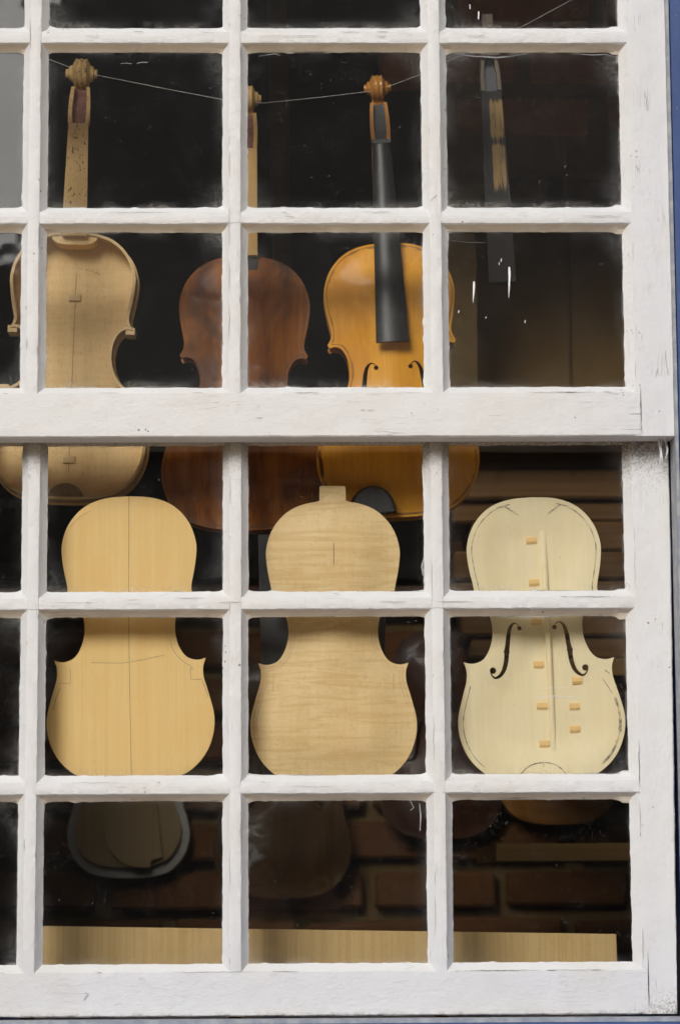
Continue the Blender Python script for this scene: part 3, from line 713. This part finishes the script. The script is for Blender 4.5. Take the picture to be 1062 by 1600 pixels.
def smear(cond, w, seed):
    seg = [p for p in ins if cond(p)]
    if len(seg) > 1: ribbon('glue_mark', seg, lambda t: max(.0005, w*(.75+.9*noise.noise(Vector((t*9, seed, 0))))), SMUDGE, p3, front_y(hol3, OUT, seg), .0004)
smear(lambda p: p[0] < -.025 and p[1] > .232, .0016, 1); smear(lambda p: p[0] > .03 and p[1] > .232, .0016, 2)
smear(lambda p: p[0] > 0 and .02 < p[1] < .105, .0038, 3); smear(lambda p: p[0] < 0 and .02 < p[1] < .125, .0014, 4)
for pts, w in (([(-.045, .3475), (-.035, .349), (-.025, .343), (-.017, .338)], .0016), ([(.020, .3385), (.028, .344), (.036, .349), (.046, .3465)], .0016),
               ([(-.032, .008), (-.022, .019), (-.009, .0245), (.006, .0248), (.018, .020), (.028, .010)], .0015), ([(0, .004), (0, .025)], .0007), ([(.082, .138), (.088, .133)], .0016), ([(.078, .128), (.084, .119), (.090, .108)], .0010)):
    ribbon('glue_mark', smooth_seg(pts, 4) if len(pts) > 2 else pts, w, SMUDGE, p3, front_y(hol3, OUT, smooth_seg(pts, 4) if len(pts) > 2 else pts), .0005)
place(p3, 829.5, 777, .105, .36, -1.76, .984)
# ledge that carries the plates, just behind the glazing bar
lz = at(531, 1228, .105).z
led = empty('plate_ledge', (0, .12, lz-.014), 'narrow pine ledge behind the glazing bar, carrying the three plates', 'ledge')
MB().box(-.50, .54, -.03, .03, 0, .0085).build('board', SHELFW, led)
for x in (-.2544, -.0021, .2498): MB().box(x-.008, x+.008, .012, .028, -.27, -.0005).build('bracket', SHELFW, led)

# --- violin body building blocks
def ribs(mat, parent, name='ribs'):
    o1 = inset(OUT, .0028); o2 = inset(OUT, .0042); m = MB()
    for a in (o1, o2):
        n = len(a)
        m.loft([[(x, .0025, z) for x, z in a], [(x, .0345, z) for x, z in a]], caps=False)
    n0 = len(o1)
    o2b = arr(o2)
    j = [int(np.argmin(((o2b-np.array(p))**2).sum(1))) for p in o1]
    f = [(i, (i+1) % n0, 2*n0+j[(i+1) % n0], 2*n0+j[i]) for i in range(n0)]
    m.f += [q if len(set(q)) == 4 else tuple(dict.fromkeys(q)) for q in f if len(set(q)) > 2]
    return m.build(name, mat, parent, smooth=50)
def neck(mat, parent, w0, w1, z0, z1, y0, y1, t0=.021, t1=.015, name='neck', heel=True):
    rings = []
    for i in range(15):
        t = i/14; z = z0+(z1-z0)*t; w = (w0+(w1-w0)*t)/2; y = y0+(y1-y0)*t; d = t0+(t1-t0)*t
        if heel: d += .022*max(0, 1-t*5)**1.5
        ring = [(-w, y, z), (w, y, z)]
        for k in range(1, 8):
            a = math.pi*k/8; ring.append((w*math.cos(a), y+.003+d*math.sin(a), z))
        rings.append(ring)
    return MB().loft(rings).build(name, mat, parent, smooth=35)
def pegbox(mat, parent, z0, z1, y0, w0, w1, hollow, lean=.012):
    m = MB()
    for s in (1, -1):
        rings = []
        for i in range(9):
            t = i/8; z = z0+(z1-z0)*t; w = (w0+(w1-w0)*t)/2 + .0012*math.sin(math.pi*t); y = y0+lean*t; th = .0052-.0006*t
            rings.append([(s*w, y, z), (s*(w-th), y, z), (s*(w-th-.0005), y+.018-.003*t, z), (s*(w-.0005), y+.019-.003*t, z)])
        m.loft(rings)
    o = m.build('pegbox', mat, parent, smooth=40)
    m = MB(); rings = []
    for i in range(7):
        t = i/6; z = z0+(z1-z0)*t; w = (w0+(w1-w0)*t)/2-.0035; y = y0+lean*t+.0105
        rings.append([(-w, y, z), (w, y, z), (w, y+.006, z), (-w, y+.006, z)])
    m.loft(rings).build('pegbox_floor', hollow, o)
    return o
def scroll(mat, parent, zc, yc, s=1.0):
    """volute seen from its front: fluted ridge in the middle, stepped turns and eyes at the sides"""
    prof = [(-.0182, .0), (-.0182, .0046), (-.0176, .0054), (-.0150, .0056), (-.0143, .0062), (-.0138, .0088), (-.0122, .0098), (-.0104, .0102), (-.0098, .0110), (-.0092, .0138), (-.0080, .0150), (-.0072, .0170), (-.0062, .0186), (-.0050, .0182), (-.0034, .0174), (-.0016, .0180), (0, .0190)]
    prof = prof + [(-x, r) for x, r in reversed(prof[:-1])]
    m = MB(); rings = []
    for x, r in prof:
        ring = []
        for k in range(28):
            a = 2*math.pi*k/28
            g = 1.0 - .16*(0.5-0.5*math.cos(a-.9))*min(1, r/.012)       # the turn tightens towards the chin
            ring.append((x*s, yc+r*g*math.sin(a)*s, zc+r*g*math.cos(a)*s))
        rings.append(ring)
    m.loft(rings)
    # throat joining the volute to the pegbox cheeks
    rings = []
    for i in range(6):
        t = i/5; z = zc-.012*s-.014*s*t; w = (.0078+.0012*t)*s; y = yc+.002+.003*t
        rings.append([(-w, y, z), (w, y, z), (w, y+.012, z), (-w, y+.012, z)])
    m.loft(rings)
    return m.build('scroll', mat, parent, smooth=45)
VG = 'violins hanging in the upper panes'
YV = 0.155
SV = .825*1.0
# 1: open unvarnished violin
v1 = empty('violin', (0, 0, 0), 'open unvarnished violin body showing its bare inside, hanging at the left', 'violin', VG)
bk = link('back_plate', plate_mesh(OUT, .004, lambda P, d: .0335+.004*sstep((d-.006)/.05)), RAWMAPLE, v1)
ribs(RAWRIB, v1)
ri = inset(OUT, .0030); rj = inset(OUT, .0066)
for nm, a, b_, y0, y1 in (('lining', ri, rj, .0018, .0085),):
    m = MB(); n0 = len(a); bb_ = arr(b_); jj = [int(np.argmin(((bb_-np.array(p))**2).sum(1))) for p in a]
    rings = [[(a[i][0], y0, a[i][1]), (b_[jj[i]][0], y0, b_[jj[i]][1]), (b_[jj[i]][0], y1, b_[jj[i]][1]), (a[i][0], y1, a[i][1])] for i in range(n0)]
    rings.append(rings[0]); m.loft(rings, caps=False); m.build(nm, RAWRIB, v1, smooth=40)
m = MB()
tb = [(-.030, .3555), (-.029, .347), (-.022, .342), (-.012, .3405), (.012, .3405), (.022, .342), (.029, .347), (.030, .3555)]
m.loft([[(x, .004, z) for x, z in tb], [(x, .0336, z) for x, z in tb]]); m.build('top_block', RAWMAPLE, v1, smooth=40)
lb = [(.0235*math.cos(math.pi*k/12), .0036+.0215*math.sin(math.pi*k/12)) for k in range(13)]
MB().loft([[(x, .006, z) for x, z in lb], [(x, .0336, z) for x, z in lb]]).build('end_block', AMBERD, v1, smooth=40).data.materials[0] = m_plain('end_grain_block', (0.30, 0.18, 0.085), (0.22, 0.13, 0.06), 90)
for sx_ in (1, -1):
    for zc_, xx in ((.2265, .0765), (.148, .084)):
        MB().box(-.006, .006, .004, .0336, -.0045, .0045).build('corner_block', RAWRIB, v1, loc=(sx_*xx, 0, zc_))
for z_ in (.276, .12, .06): MB().loft([[(-.008, .0365, -.005), (.008, .0365, -.005), (.008, .0365, .005), (-.008, .0365, .005)], [(-.0065, .0348, -.0035), (.0065, .0348, -.0035), (.0065, .0348, .0035), (-.0065, .0348, .0035)]]).build('cleat', RAWRIB, v1, loc=(.0005, 0, z_))
ribbon('seam', [(.001, .31), (.0005, .2), (0, .03)], .0007, SCRIB, v1, .0372)
for k in range(15):
    x = .002+k*.0026; z = .316-.0003*k+rnd.uniform(-.002, .002)-(.004 if k > 8 else 0)
    ribbon('ink_stroke', [(x, z+rnd.uniform(-.002, .002)), (x+.0012, z+rnd.uniform(-.002, .002)), (x+.0024, z+rnd.uniform(-.002, .002))], .0009, SCRIB, v1, .0372)
neck(NECKWORN, v1, .033, .026, .350, .503, -.006, -.001)
pegbox(NECKWORN, v1, .5034, .556, -.0015, .028, .024, REDROT)
scroll(NECKWORN, v1, .576, .019, 1.15)
place(v1, 117, 358, YV, .36, 1.5, .979)
# 2: brown violin with a new pale neck
def belly(parent, mat, edge, fh=True, label='belly', grid=.007, h=.013):
    ar = lambda P, d: -h*sstep((d-.008)/.055) + .0008*sstep(1-np.abs(d-.006)/.004)
    holes = [[(x+s*.0397, z+.1655) for x, z in q] for s in (1, -1) for q in fhole(s)] if fh else []
    link(label, plate_mesh(OUT, .0035, ar, holes, grid), mat, parent)
    for dd in (.0036, .0050):
        i_ = inset(OUT, dd); ribbon('purfling', i_, .0007, INK, parent, front_y(ar, OUT, i_), .0002, closed=True)
    return ar
v2 = empty('violin', (0, 0, 0), 'dark brown varnished violin with a new pale neck, hanging behind the glazing bar', 'violin', VG)
ar2 = belly(v2, BROWNV, BROWNE, False, h=.009); ribs(BROWNE, v2)
link('back_plate', plate_mesh(OUT, .004, lambda P, d: .0345+.004*sstep(d/.05)), BROWNE, v2)
MB().box(-.0145, .0165, -.0012, .010, .342, .3618).build('neck_mortise', EBONY, v2)
neck(NECKNEW, v2, .0325, .0275, .3595, .505, -.010, -.002, heel=False)
pegbox(NECKNEW, v2, .5054, .556, -.0025, .0275, .024, REDROT); scroll(NECKNEW, v2, .5775, .018, 1.0)
place(v2, 383, 400.5, YV, .36, .7, .982)
# 3: amber violin with an ebony fingerboard
v3 = empty('violin', (0, 0, 0), 'golden amber violin with a black fingerboard and a dark chin rest', 'violin', VG)
ar3 = belly(v3, AMBER, AMBERD, grid=.006, h=.010); ribs(AMBERD, v3)
link('back_plate', plate_mesh(OUT, .004, lambda P, d: .0345+.004*sstep(d/.05)), AMBERD, v3)
neck(AMBERD, v3, .033, .025, .345, .4895, -.008, -.001)
rings = []
for i in range(13):
    t = i/12; z = .2235+(.4895-.2235)*t; w = (.0425+(.0245-.0425)*t)/2; yb = -.0215+.0165*t
    rings.append([(-w, yb, z), (w, yb, z), (w, yb-.003, z), (w*.72, yb-.0066, z), (w*.35, yb-.0086, z), (0, yb-.0092, z), (-w*.35, yb-.0086, z), (-w*.72, yb-.0066, z), (-w, yb-.003, z)])
fb = MB().loft(rings).build('fingerboard', EBONY, v3, smooth=45)
MB().loft([[(-.0122, -.004, .4899), (.0122, -.004, .4899), (.0119, .004, .4899), (-.0119, .004, .4899)], [(-.0122, -.0135, .4899), (.0122, -.0135, .4899), (.012, -.013, .4952), (-.012, -.013, .4952)][::1]], caps=True)
MB().box(-.0123, .0123, -.0140, .004, .4900, .4952).build('nut', EBONY, v3)
pegbox(AMBERD, v3, .4956, .552, -.003, .0248, .022, EBONY, lean=.014); scroll(AMBERD, v3, .574, .020, .98)
cr = [(.0005+.029*math.cos(math.pi*k/14)*(1 if k < 8 else 1.12), .003+.036*math.sin(math.pi*k/14)) for k in range(15)]
m = MB(); m.loft([[(x-.036, -.012, z) for x, z in cr], [(x-.036, -.024, z) for x, z in cr], [((x)*.86-.036, -.030, z*.9+.001) for x, z in cr]]); m.build('chin_rest', EBONY, v3, smooth=45)
place(v3, 603.5, 379.5, YV, .36, -2.6, .987)
# 4: dark neck without a body
v4 = empty('violin_neck', (0, 0, 0), 'dark stained violin neck without a body, worn yellow along its middle', 'violin neck')
neck(STAINED, v4, .034, .0265, .352, .508, -.004, 0, heel=False)
rings = []
for i in range(5):
    t = i/4; z = .245+.107*t; w = (.036-.003*t)/2; rings.append([(-w, -.004, z), (w, -.004, z), (w, .008, z), (w*.6, .013, z), (-w*.6, .013, z), (-w, .008, z)])
MB().loft(rings).build('neck_foot', DARKFOOT, v4, smooth=40)
pegbox(WEATHER, v4, .5084, .556, -.002, .027, .021, SLATE, lean=.008)
MB().box(-.012, .012, -.003, .014, .5565, .566).build('pegbox_head', WEATHER, v4)
MB().box(-.0185, .0185, .002, .014, .5905, .5985).build('scroll_block', WEATHER, v4)
MB().box(-.007, .007, -.004, .012, .5665, .6135).build('scroll_block', WEATHER, v4)
place(v4, 777, 318, YV+.02, .353, -2.4, .972)

# --- wire through the scrolls
wp = [(40, 80), (78, 93), (107, 104), (131, 110), (150, 117), (250, 137), (345, 155), (390, 160), (412, 161), (500, 152), (575, 143), (594, 139), (612, 133), (655, 117), (740, 76), (820, 39), (892, 0), (960, -34), (1030, -66)]
pts = [at(x, y, YV+.012) for x, y in wp]
o = MB().tube([tuple(p) for p in pts], .00032, 6).build('wire', WIRE); tag(o, 'thin pale wire strung across the window through the scrolls', 'wire')

# ------------------------------------------------------------------ deeper in the shop
def prism(pts_px, Y, depth, y_local=None):
    """solid board whose front outline passes through pixel points on the plane Y; returns (mesh builder, origin)"""
    P = [at(x, y, Y) for x, y in pts_px]; cx = sum(p.x for p in P)/len(P); zb = min(p.z for p in P)
    m = MB(); m.loft([[(p.x-cx, 0, p.z-zb) for p in P], [(p.x-cx, depth, p.z-zb) for p in P]])
    return m, (cx, Y, zb)
def board(name, pts, Y, depth, mat, label, cat, group=None, bev=0.0015):
    m, loc = prism(pts, Y, depth)
    o = m.build(name, mat, loc=loc)
    md = o.modifiers.new('edge', 'BEVEL'); md.width = bev; md.segments = 2; md.limit_method = 'ANGLE'
    return tag(o, label, cat, group)
# slate grey board behind the maple plate
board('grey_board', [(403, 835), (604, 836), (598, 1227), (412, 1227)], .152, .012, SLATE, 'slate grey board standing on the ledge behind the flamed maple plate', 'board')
# long pale board on the inner sill
a, b_ = at(30, 1446.5, .25), at(963, 1459.5, .25)
zb = 0.9852
m = MB(); x0, x1 = a.x, b_.x; cx = (x0+x1)/2
m.loft([[(x0-cx, 0, a.z-zb), (x1-cx-.0006, 0, b_.z-zb), (x1-cx+.0012, 0, 0), (x0-cx, 0, 0)], [(x0-cx, .018, a.z-zb), (x1-cx-.0006, .018, b_.z-zb), (x1-cx+.0012, .018, 0), (x0-cx, .018, 0)]])
o = m.build('maple_board', PLANKW, loc=(cx, .25, zb)); md = o.modifiers.new('edge', 'BEVEL'); md.width = .0012; md.segments = 2
tag(o, 'long pale maple board lying on edge along the inner sill', 'board')
# violins and moulds hung on the brick wall
WY = RY1 - .0365
def wall_violin(px, py, label, mat, edge, s=1.0, tilt=0.0, name='violin'):
    r = empty(name, (0, 0, 0), label, 'violin' if name == 'violin' else 'viola', 'instruments hung on the back wall')
    belly(r, mat, edge, grid=.012); ribs(edge, r)
    link('back_plate', plate_mesh(OUT, .004, lambda P, d: .0345+.004*sstep(d/.05), grid=.02), edge, r)
    neck(edge, r, .033, .025, .345, .4895, -.008, -.001)
    rg = []
    for i in range(7):
        t = i/6; z = .2235+.266*t; w = (.0425-.018*t)/2; yb = -.0215+.0165*t
        rg.append([(-w, yb, z), (w, yb, z), (w, yb-.003, z), (0, yb-.0092, z), (-w, yb-.003, z)])
    MB().loft(rg).build('fingerboard', EBONY, r, smooth=45)
    pegbox(edge, r, .4956, .552, -.003, .0248, .022, EBONY, lean=.014); scroll(edge, r, .574, .020, .98)
    place(r, px, py, WY-.05*s, 0, tilt, s); return r
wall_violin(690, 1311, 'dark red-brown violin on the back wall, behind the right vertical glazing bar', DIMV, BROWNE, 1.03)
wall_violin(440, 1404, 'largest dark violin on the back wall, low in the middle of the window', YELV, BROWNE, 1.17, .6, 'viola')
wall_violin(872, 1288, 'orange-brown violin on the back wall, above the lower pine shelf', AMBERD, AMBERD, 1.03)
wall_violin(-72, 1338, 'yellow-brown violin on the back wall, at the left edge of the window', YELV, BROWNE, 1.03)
mo = link('violin_mould', plate_mesh(OUT, .022, lambda P, d: .006-.006*sstep(d/.006), grid=.02), MOULDWHITE)
place(mo, 200, 1372, WY-.05, 0, 0, 1.03); tag(mo, 'white violin-shaped mould on the back wall, holding two wooden templates', 'violin mould')
mo = link('violin_template', plate_mesh(inset(OUT, .011), .006, None, grid=.02), MOULDW)
place(mo, 199, 1355, WY-.062, .011, 0, 1.0); tag(mo, 'rounded wooden violin template resting against the white mould', 'template')
hp_ = [(161, 1255), (161.5, 1285), (165, 1312), (175, 1333), (190, 1347), (210, 1355), (234, 1356), (236, 1345), (254, 1339), (250, 1300), (243, 1240), (236, 1130), (214, 1085), (176, 1092), (160, 1120), (166, 1160), (180, 1190), (180, 1215), (168, 1235)]
board('half_template', hp_, WY-.074, .005, MOULDW, 'wooden half violin template with a notched foot, in front of the white mould', 'template', bev=.0006)
# black panel added for the dark upper left of the room, lath, box
board('darkness_panel', [(-90, -240), (655, -240), (655, 905), (-90, 905)], RY1-.062, .018, DARKPANEL, 'big black panel added for the darkness behind the hanging violins', 'board')
board('wooden_lath', [(415, -60), (447, -60), (456, 420), (426, 420)], 1.42, .02, STACKW, 'narrow brown wooden lath upright before the black panel', 'lath')
board('wall_cupboard', [(890, -160), (1100, -160), (1100, 118), (890, 113)], 1.38, .15, SHELFW, 'brown wooden cupboard high on the brick wall at the right', 'cupboard')
# shelf rack with a stack of tonewood and an instrument case on top
zu, zl = at(840, 1040, 1.0).z, at(840, 1320, 1.0).z
xl, xr = at(765, 1330, 1.0).x, at(1150, 1330, 1.0).x
rack = empty('shelf_rack', ((xl+xr)/2, 1.12, RZ0), 'pine shelf rack at the right carrying the brown wood stack', 'shelf')
hw = (xr-xl)/2
for zt in (zu, zl, .62): MB().box(-hw, hw, -.25, .20, zt-RZ0-.026, zt-RZ0).build('shelf', SHELFW, rack)
xpost = at(966, 1300, 1.3).x-(xl+xr)/2
for x_, y_ in ((hw-.02, .21), (hw-.02, -.27)):
    MB().box(x_-.012, x_+.012, y_-.012 if y_ > 0 else y_-.0045, y_+.012 if y_ > 0 else y_+.0195, 0, zu-RZ0-.03 if y_ > 0 else zu-RZ0-.03).build('post', SHELFW, rack)
stack = []; z = zu + .0005; ztop = at(840, 700, 1.0).z; k = 0
while z < ztop-.045:
    h = min(rnd.choice((.034, .046, .052, .058)), ztop-z)
    ww = hw*2-.05+rnd.uniform(-.02, .05)
    o = link('tonewood_board', bevel_box(ww, .20+rnd.uniform(-.02, .02), h-.0015, .004, .003), STACKW, None, ((xl+xr)/2-.065+rnd.uniform(-.015, .01), .975+rnd.uniform(-.012, .012), z), (0, 0, R(rnd.uniform(-1.5, 1.5))))
    stack.append(o); z += h; k += 1
nth = ['lowest', 'second lowest', 'third lowest', 'fourth lowest', 'fifth from the bottom', 'sixth from the bottom', 'seventh from the bottom', 'eighth from the bottom', 'ninth from the bottom']
for k, o in enumerate(stack):
    w = 'topmost' if k == len(stack)-1 else 'second from the top' if k == len(stack)-2 else nth[k]
    tag(o, 'brown rough tonewood board, ' + w + ' of the stack on the pine rack', 'board', 'tonewood boards stacked on the rack')
YB = .80
bl, br_, bt, bb0 = at(668, 300, YB).x, at(1200, 300, YB).x, RZ1-.002, at(800, 684, YB).z
ac = at(884, 262, YB); aw = .140; asp = at(884, 330, YB).z
arch_pts = [(ac.x+aw*math.cos(R(10*k)), asp+(ac.z-asp)*math.sin(R(10*k))) for k in range(19)]
outl = [(bl, bb0), (bl, bt), (br_, bt), (br_, bb0), (ac.x+aw, bb0)] + arch_pts + [(ac.x-aw, bb0)]
breast = link('brick_breast', plate_mesh(outl,   .05, None, grid=.05), MORTAR, None, loc=(0, YB+.008, 0)); breast['kind'] = 'structure'
r0 = 0; z_ = bb0+.035
bz = at(900, 256, YB).z - .036 - .083*6
z_ = bz - .083*math.floor((bz-bb0)/.083) if bz > bb0 else bz
row_ = 0
while z_ < bt-.03:
    x_ = bl+.03+(.115 if row_ % 2 else 0)+.005
    while x_ < br_-.1:
        cs = [(x_+dx, z_+dz) for dx in (-.108, 0, .108) for dz in (-.0, .066)]
        if all(not (abs(X-ac.x) < aw+.004 and (Z < asp or ((X-ac.x)/aw)**2+((Z-asp)/(ac.z-asp+.004))**2 < 1)) for X, Z in cs) and z_ > bb0:
            link('brick', pale[rnd.randrange(6)], None, breast, (x_+rnd.uniform(-.004, .004), -.001+.022+rnd.uniform(-.004, .003), z_+rnd.uniform(-.003, .003)), (0, rnd.uniform(-.012, .012), 0))
        x_ += .233
    z_ += .083; row_ += 1
struct('brick_breast_corbel', MB().box(bl-.02, br_, YB-.01, YB+.06, bb0-.012, bb0-.0005), MORTAR)
cz = z + .001; cc = at(888, 318, 1.06); hwid = .175; H = cc.z-cz
prof = [(-hwid, 0), (-hwid, H*.74), (-hwid*.97, H*.80)] + [(hwid*.97*math.sin(t), H*.80+H*.20*math.cos(t)) for t in [R(-78+13*i) for i in range(13)]] + [(hwid*.97, H*.80), (hwid, H*.74), (hwid, 0)]
case = empty('instrument_case', (cc.x, 1.06, cz), 'dark brown round-topped instrument case standing on the wood stack', 'case')
for s in (1, -1):
    m = MB(); half = [p for p in prof if p[0]*s >= -1e-6]; half = half + [(s*.0012, 0)] if s < 0 else [(s*.0012, 0)] + half
    half = [(s*max(abs(x), .0012), z_) for x, z_ in half]
    m.loft([[(x, .004, z_) for x, z_ in half], [(x, .09, z_) for x, z_ in half]]); o = m.build('lid' if s > 0 else 'shell', CASEM, case)
    md = o.modifiers.new('edge', 'BEVEL'); md.width = .004; md.segments = 2; md.limit_method = 'ANGLE'
MB().box(-.0016, .0016, .0015, .0035, .01, H-.004).build('seam_strip', SHELFW, case)

# ------------------------------------------------------------------ the photographer in the street, seen only as a faint reflection
SKIN = m_plain('skin', (0.42, 0.22, 0.15), (0.48, 0.27, 0.19), 30, 0.5, 0.05)
JACKET = m_plain('dark_jacket', (0.022, 0.024, 0.03), (0.035, 0.037, 0.045), 60, 0.85, 0.3)
HAIR = m_plain('dark_hair', (0.012, 0.009, 0.007), (0.022, 0.016, 0.012), 200, 0.5, 0.5)
BLACKP = m_plain('black_plastic', (0.012, 0.012, 0.013), (0.02, 0.02, 0.021), 90, 0.5, 0.1)
G0 = -0.45; px_, py_ = CAM.x-.105, CAM.y-.30
man = empty('person', (px_, py_, G0), 'person in a dark jacket standing in the street, holding a camera up to the face', 'person')
def skin(name, pts, edges, rad, mat, parent, sub=2):
    me = bpy.data.meshes.new(name); me.from_pydata(pts, edges, []); me.update()
    o = bpy.data.objects.new(name, me); col.objects.link(o); me.materials.append(mat); o.parent = parent
    md = o.modifiers.new('skin', 'SKIN'); md.use_smooth_shade = True
    for i, r in enumerate(rad): me.skin_vertices[0].data[i].radius = (r, r) if not isinstance(r, tuple) else r
    me.skin_vertices[0].data[0].use_root = True
    ss = o.modifiers.new('sub', 'SUBSURF'); ss.levels = sub; ss.render_levels = sub
    return o
pts = [(0, 0, .90), (0, -.01, 1.08), (0, 0, 1.30), (0, .0, 1.43), (0, .02, 1.50), (0, .055, 1.56), (0, .05, 1.63), (0, .045, 1.69)]
rad = [(.15, .11), (.14, .10), (.17, .11), (.10, .07), .052, (.068, .075), (.078, .095), (.06, .075)]
ed = [(i, i+1) for i in range(7)]
for s_, hx, hy, hz in ((1, .175, .205, 1.555), (-1, .055, .20, 1.50)):
    n = len(pts); pts += [(s_*.18, 0, 1.385), (s_*.24, .06, 1.15), ((s_*.24+hx)/2+.02*s_, .16, 1.31), (hx+.012*s_, hy, hz-.035)]; rad += [.062, .048, .040, .028]
    ed += [(2, n), (n, n+1), (n+1, n+2), (n+2, n+3)]
for s_ in (1, -1):
    n = len(pts); pts += [(s_*.10, 0, .82), (s_*.11, .01, .46), (s_*.115, -.02, .09), (s_*.125, .13, .035)]; rad += [.095, .062, .045, .036]
    ed += [(0, n), (n, n+1), (n+1, n+2), (n+2, n+3)]
skin('body', pts, ed, rad, JACKET, man)
def ball(c, r, k=12):
    m = MB(); rings = []
    for i in range(1, k): 
        a = math.pi*i/k; rings.append([(c[0]+r[0]*math.sin(a)*math.cos(2*math.pi*j/16), c[1]+r[1]*math.sin(a)*math.sin(2*math.pi*j/16), c[2]+r[2]*math.cos(a)) for j in range(16)])
    m.loft(rings); return m
hd = ball((0, .055, 1.60), (.078, .098, .122), 16)
hd.v = [(x*(1-.22*max(0, (1.57-z)/.11)), y + (.022*math.exp(-((x/.014)**2))*math.exp(-((z-1.585)/.022)**2) if y > .1 else 0) - (.010*math.exp(-((abs(x)-.032)/.014)**2-((z-1.615)/.012)**2) if y > .1 else 0), z) for x, y, z in hd.v]
for s_ in (1, -1):
    e = ball((s_*.080, .045, 1.60), (.010, .018, .032), 8); hd.add(e.v, e.f)
face = hd.build('face', SKIN, man, smooth=60)
for s_ in (1, -1): ball((s_*.032, .140, 1.615), (.012, .008, .007), 8).build('eye', HAIR, face, smooth=60)
MB().box(-.024, .024, .135, .147, 1.535, 1.541).build('mouth', HAIR, face)
hr = ball((0, .035, 1.645), (.088, .100, .098), 16)
hr.v = [(x*(1+.05*noise.noise(Vector((x*40, y*40, z*40)))), min(y, .118-.35*max(0, 1.69-z)), max(z, 1.53+.03*(y > .05))) for x, y, z in hr.v]
hr.build('hair', HAIR, man, smooth=60)
def hand(name, base, dirn, side):
    """palm beside the camera with four bent fingers and a thumb closing round the barrel"""
    b = Vector(base); o_p = [tuple(b), tuple(b+Vector((0, .045, .02)))]; 
    root_ = skin(name, [tuple(b+Vector((0, -.02, -.03))), tuple(b), tuple(b+Vector((0, .035, .03)))], [(0, 1), (1, 2)], [(.024, .028), (.022, .040), (.016, .036)], SKIN, man)
    for k, L in enumerate((.024, .027, .026, .021)):
        p0 = b+Vector((0, .03, .045-.020*k)); q = [p0, p0+Vector((dirn*.3*L, L*.9, 0)), p0+Vector((dirn*1.2*L, L*1.2, -.002)), p0+Vector((dirn*2.0*L, L*.9, -.004))]
        skin('finger', [tuple(p) for p in q], [(0, 1), (1, 2), (2, 3)], [.010, .009, .0085, .007], SKIN, root_, 1)
    p0 = b+Vector((0, .0, .05)); q = [p0, p0+Vector((dirn*.02, .01, .02)), p0+Vector((dirn*.045, .015, .022))]
    skin('thumb', [tuple(p) for p in q], [(0, 1), (1, 2)], [.012, .010, .008], SKIN, root_, 1)
hand('hand', (.172, .195, 1.560), -1, 1)
hand('hand', (.045, .195, 1.500), 1, -1)
cmr = empty('photo_camera', (CAM.x, CAM.y-.13, CAM.z), 'black camera in upright format held by the person in the street', 'camera')
link('camera_body', bevel_box(.10, .06, .145, .012, 0, 3), BLACKP, cmr, loc=(0, -.02, -.0725))
link('viewfinder_hump', bevel_box(.035, .055, .05, .010, 0, 2), BLACKP, cmr, loc=(-.058, -.02, -.025))
rr = [(.034, .011), (.036, .014), (.036, .05), (.039, .052), (.039, .075), (.036, .078), (.036, .088), (.030, .088), (.026, .080)]
MB().loft([[(r*math.cos(2*math.pi*k/24), y, r*math.sin(2*math.pi*k/24)) for k in range(24)] for r, y in rr]).build('lens', BLACKP, cmr, smooth=40)
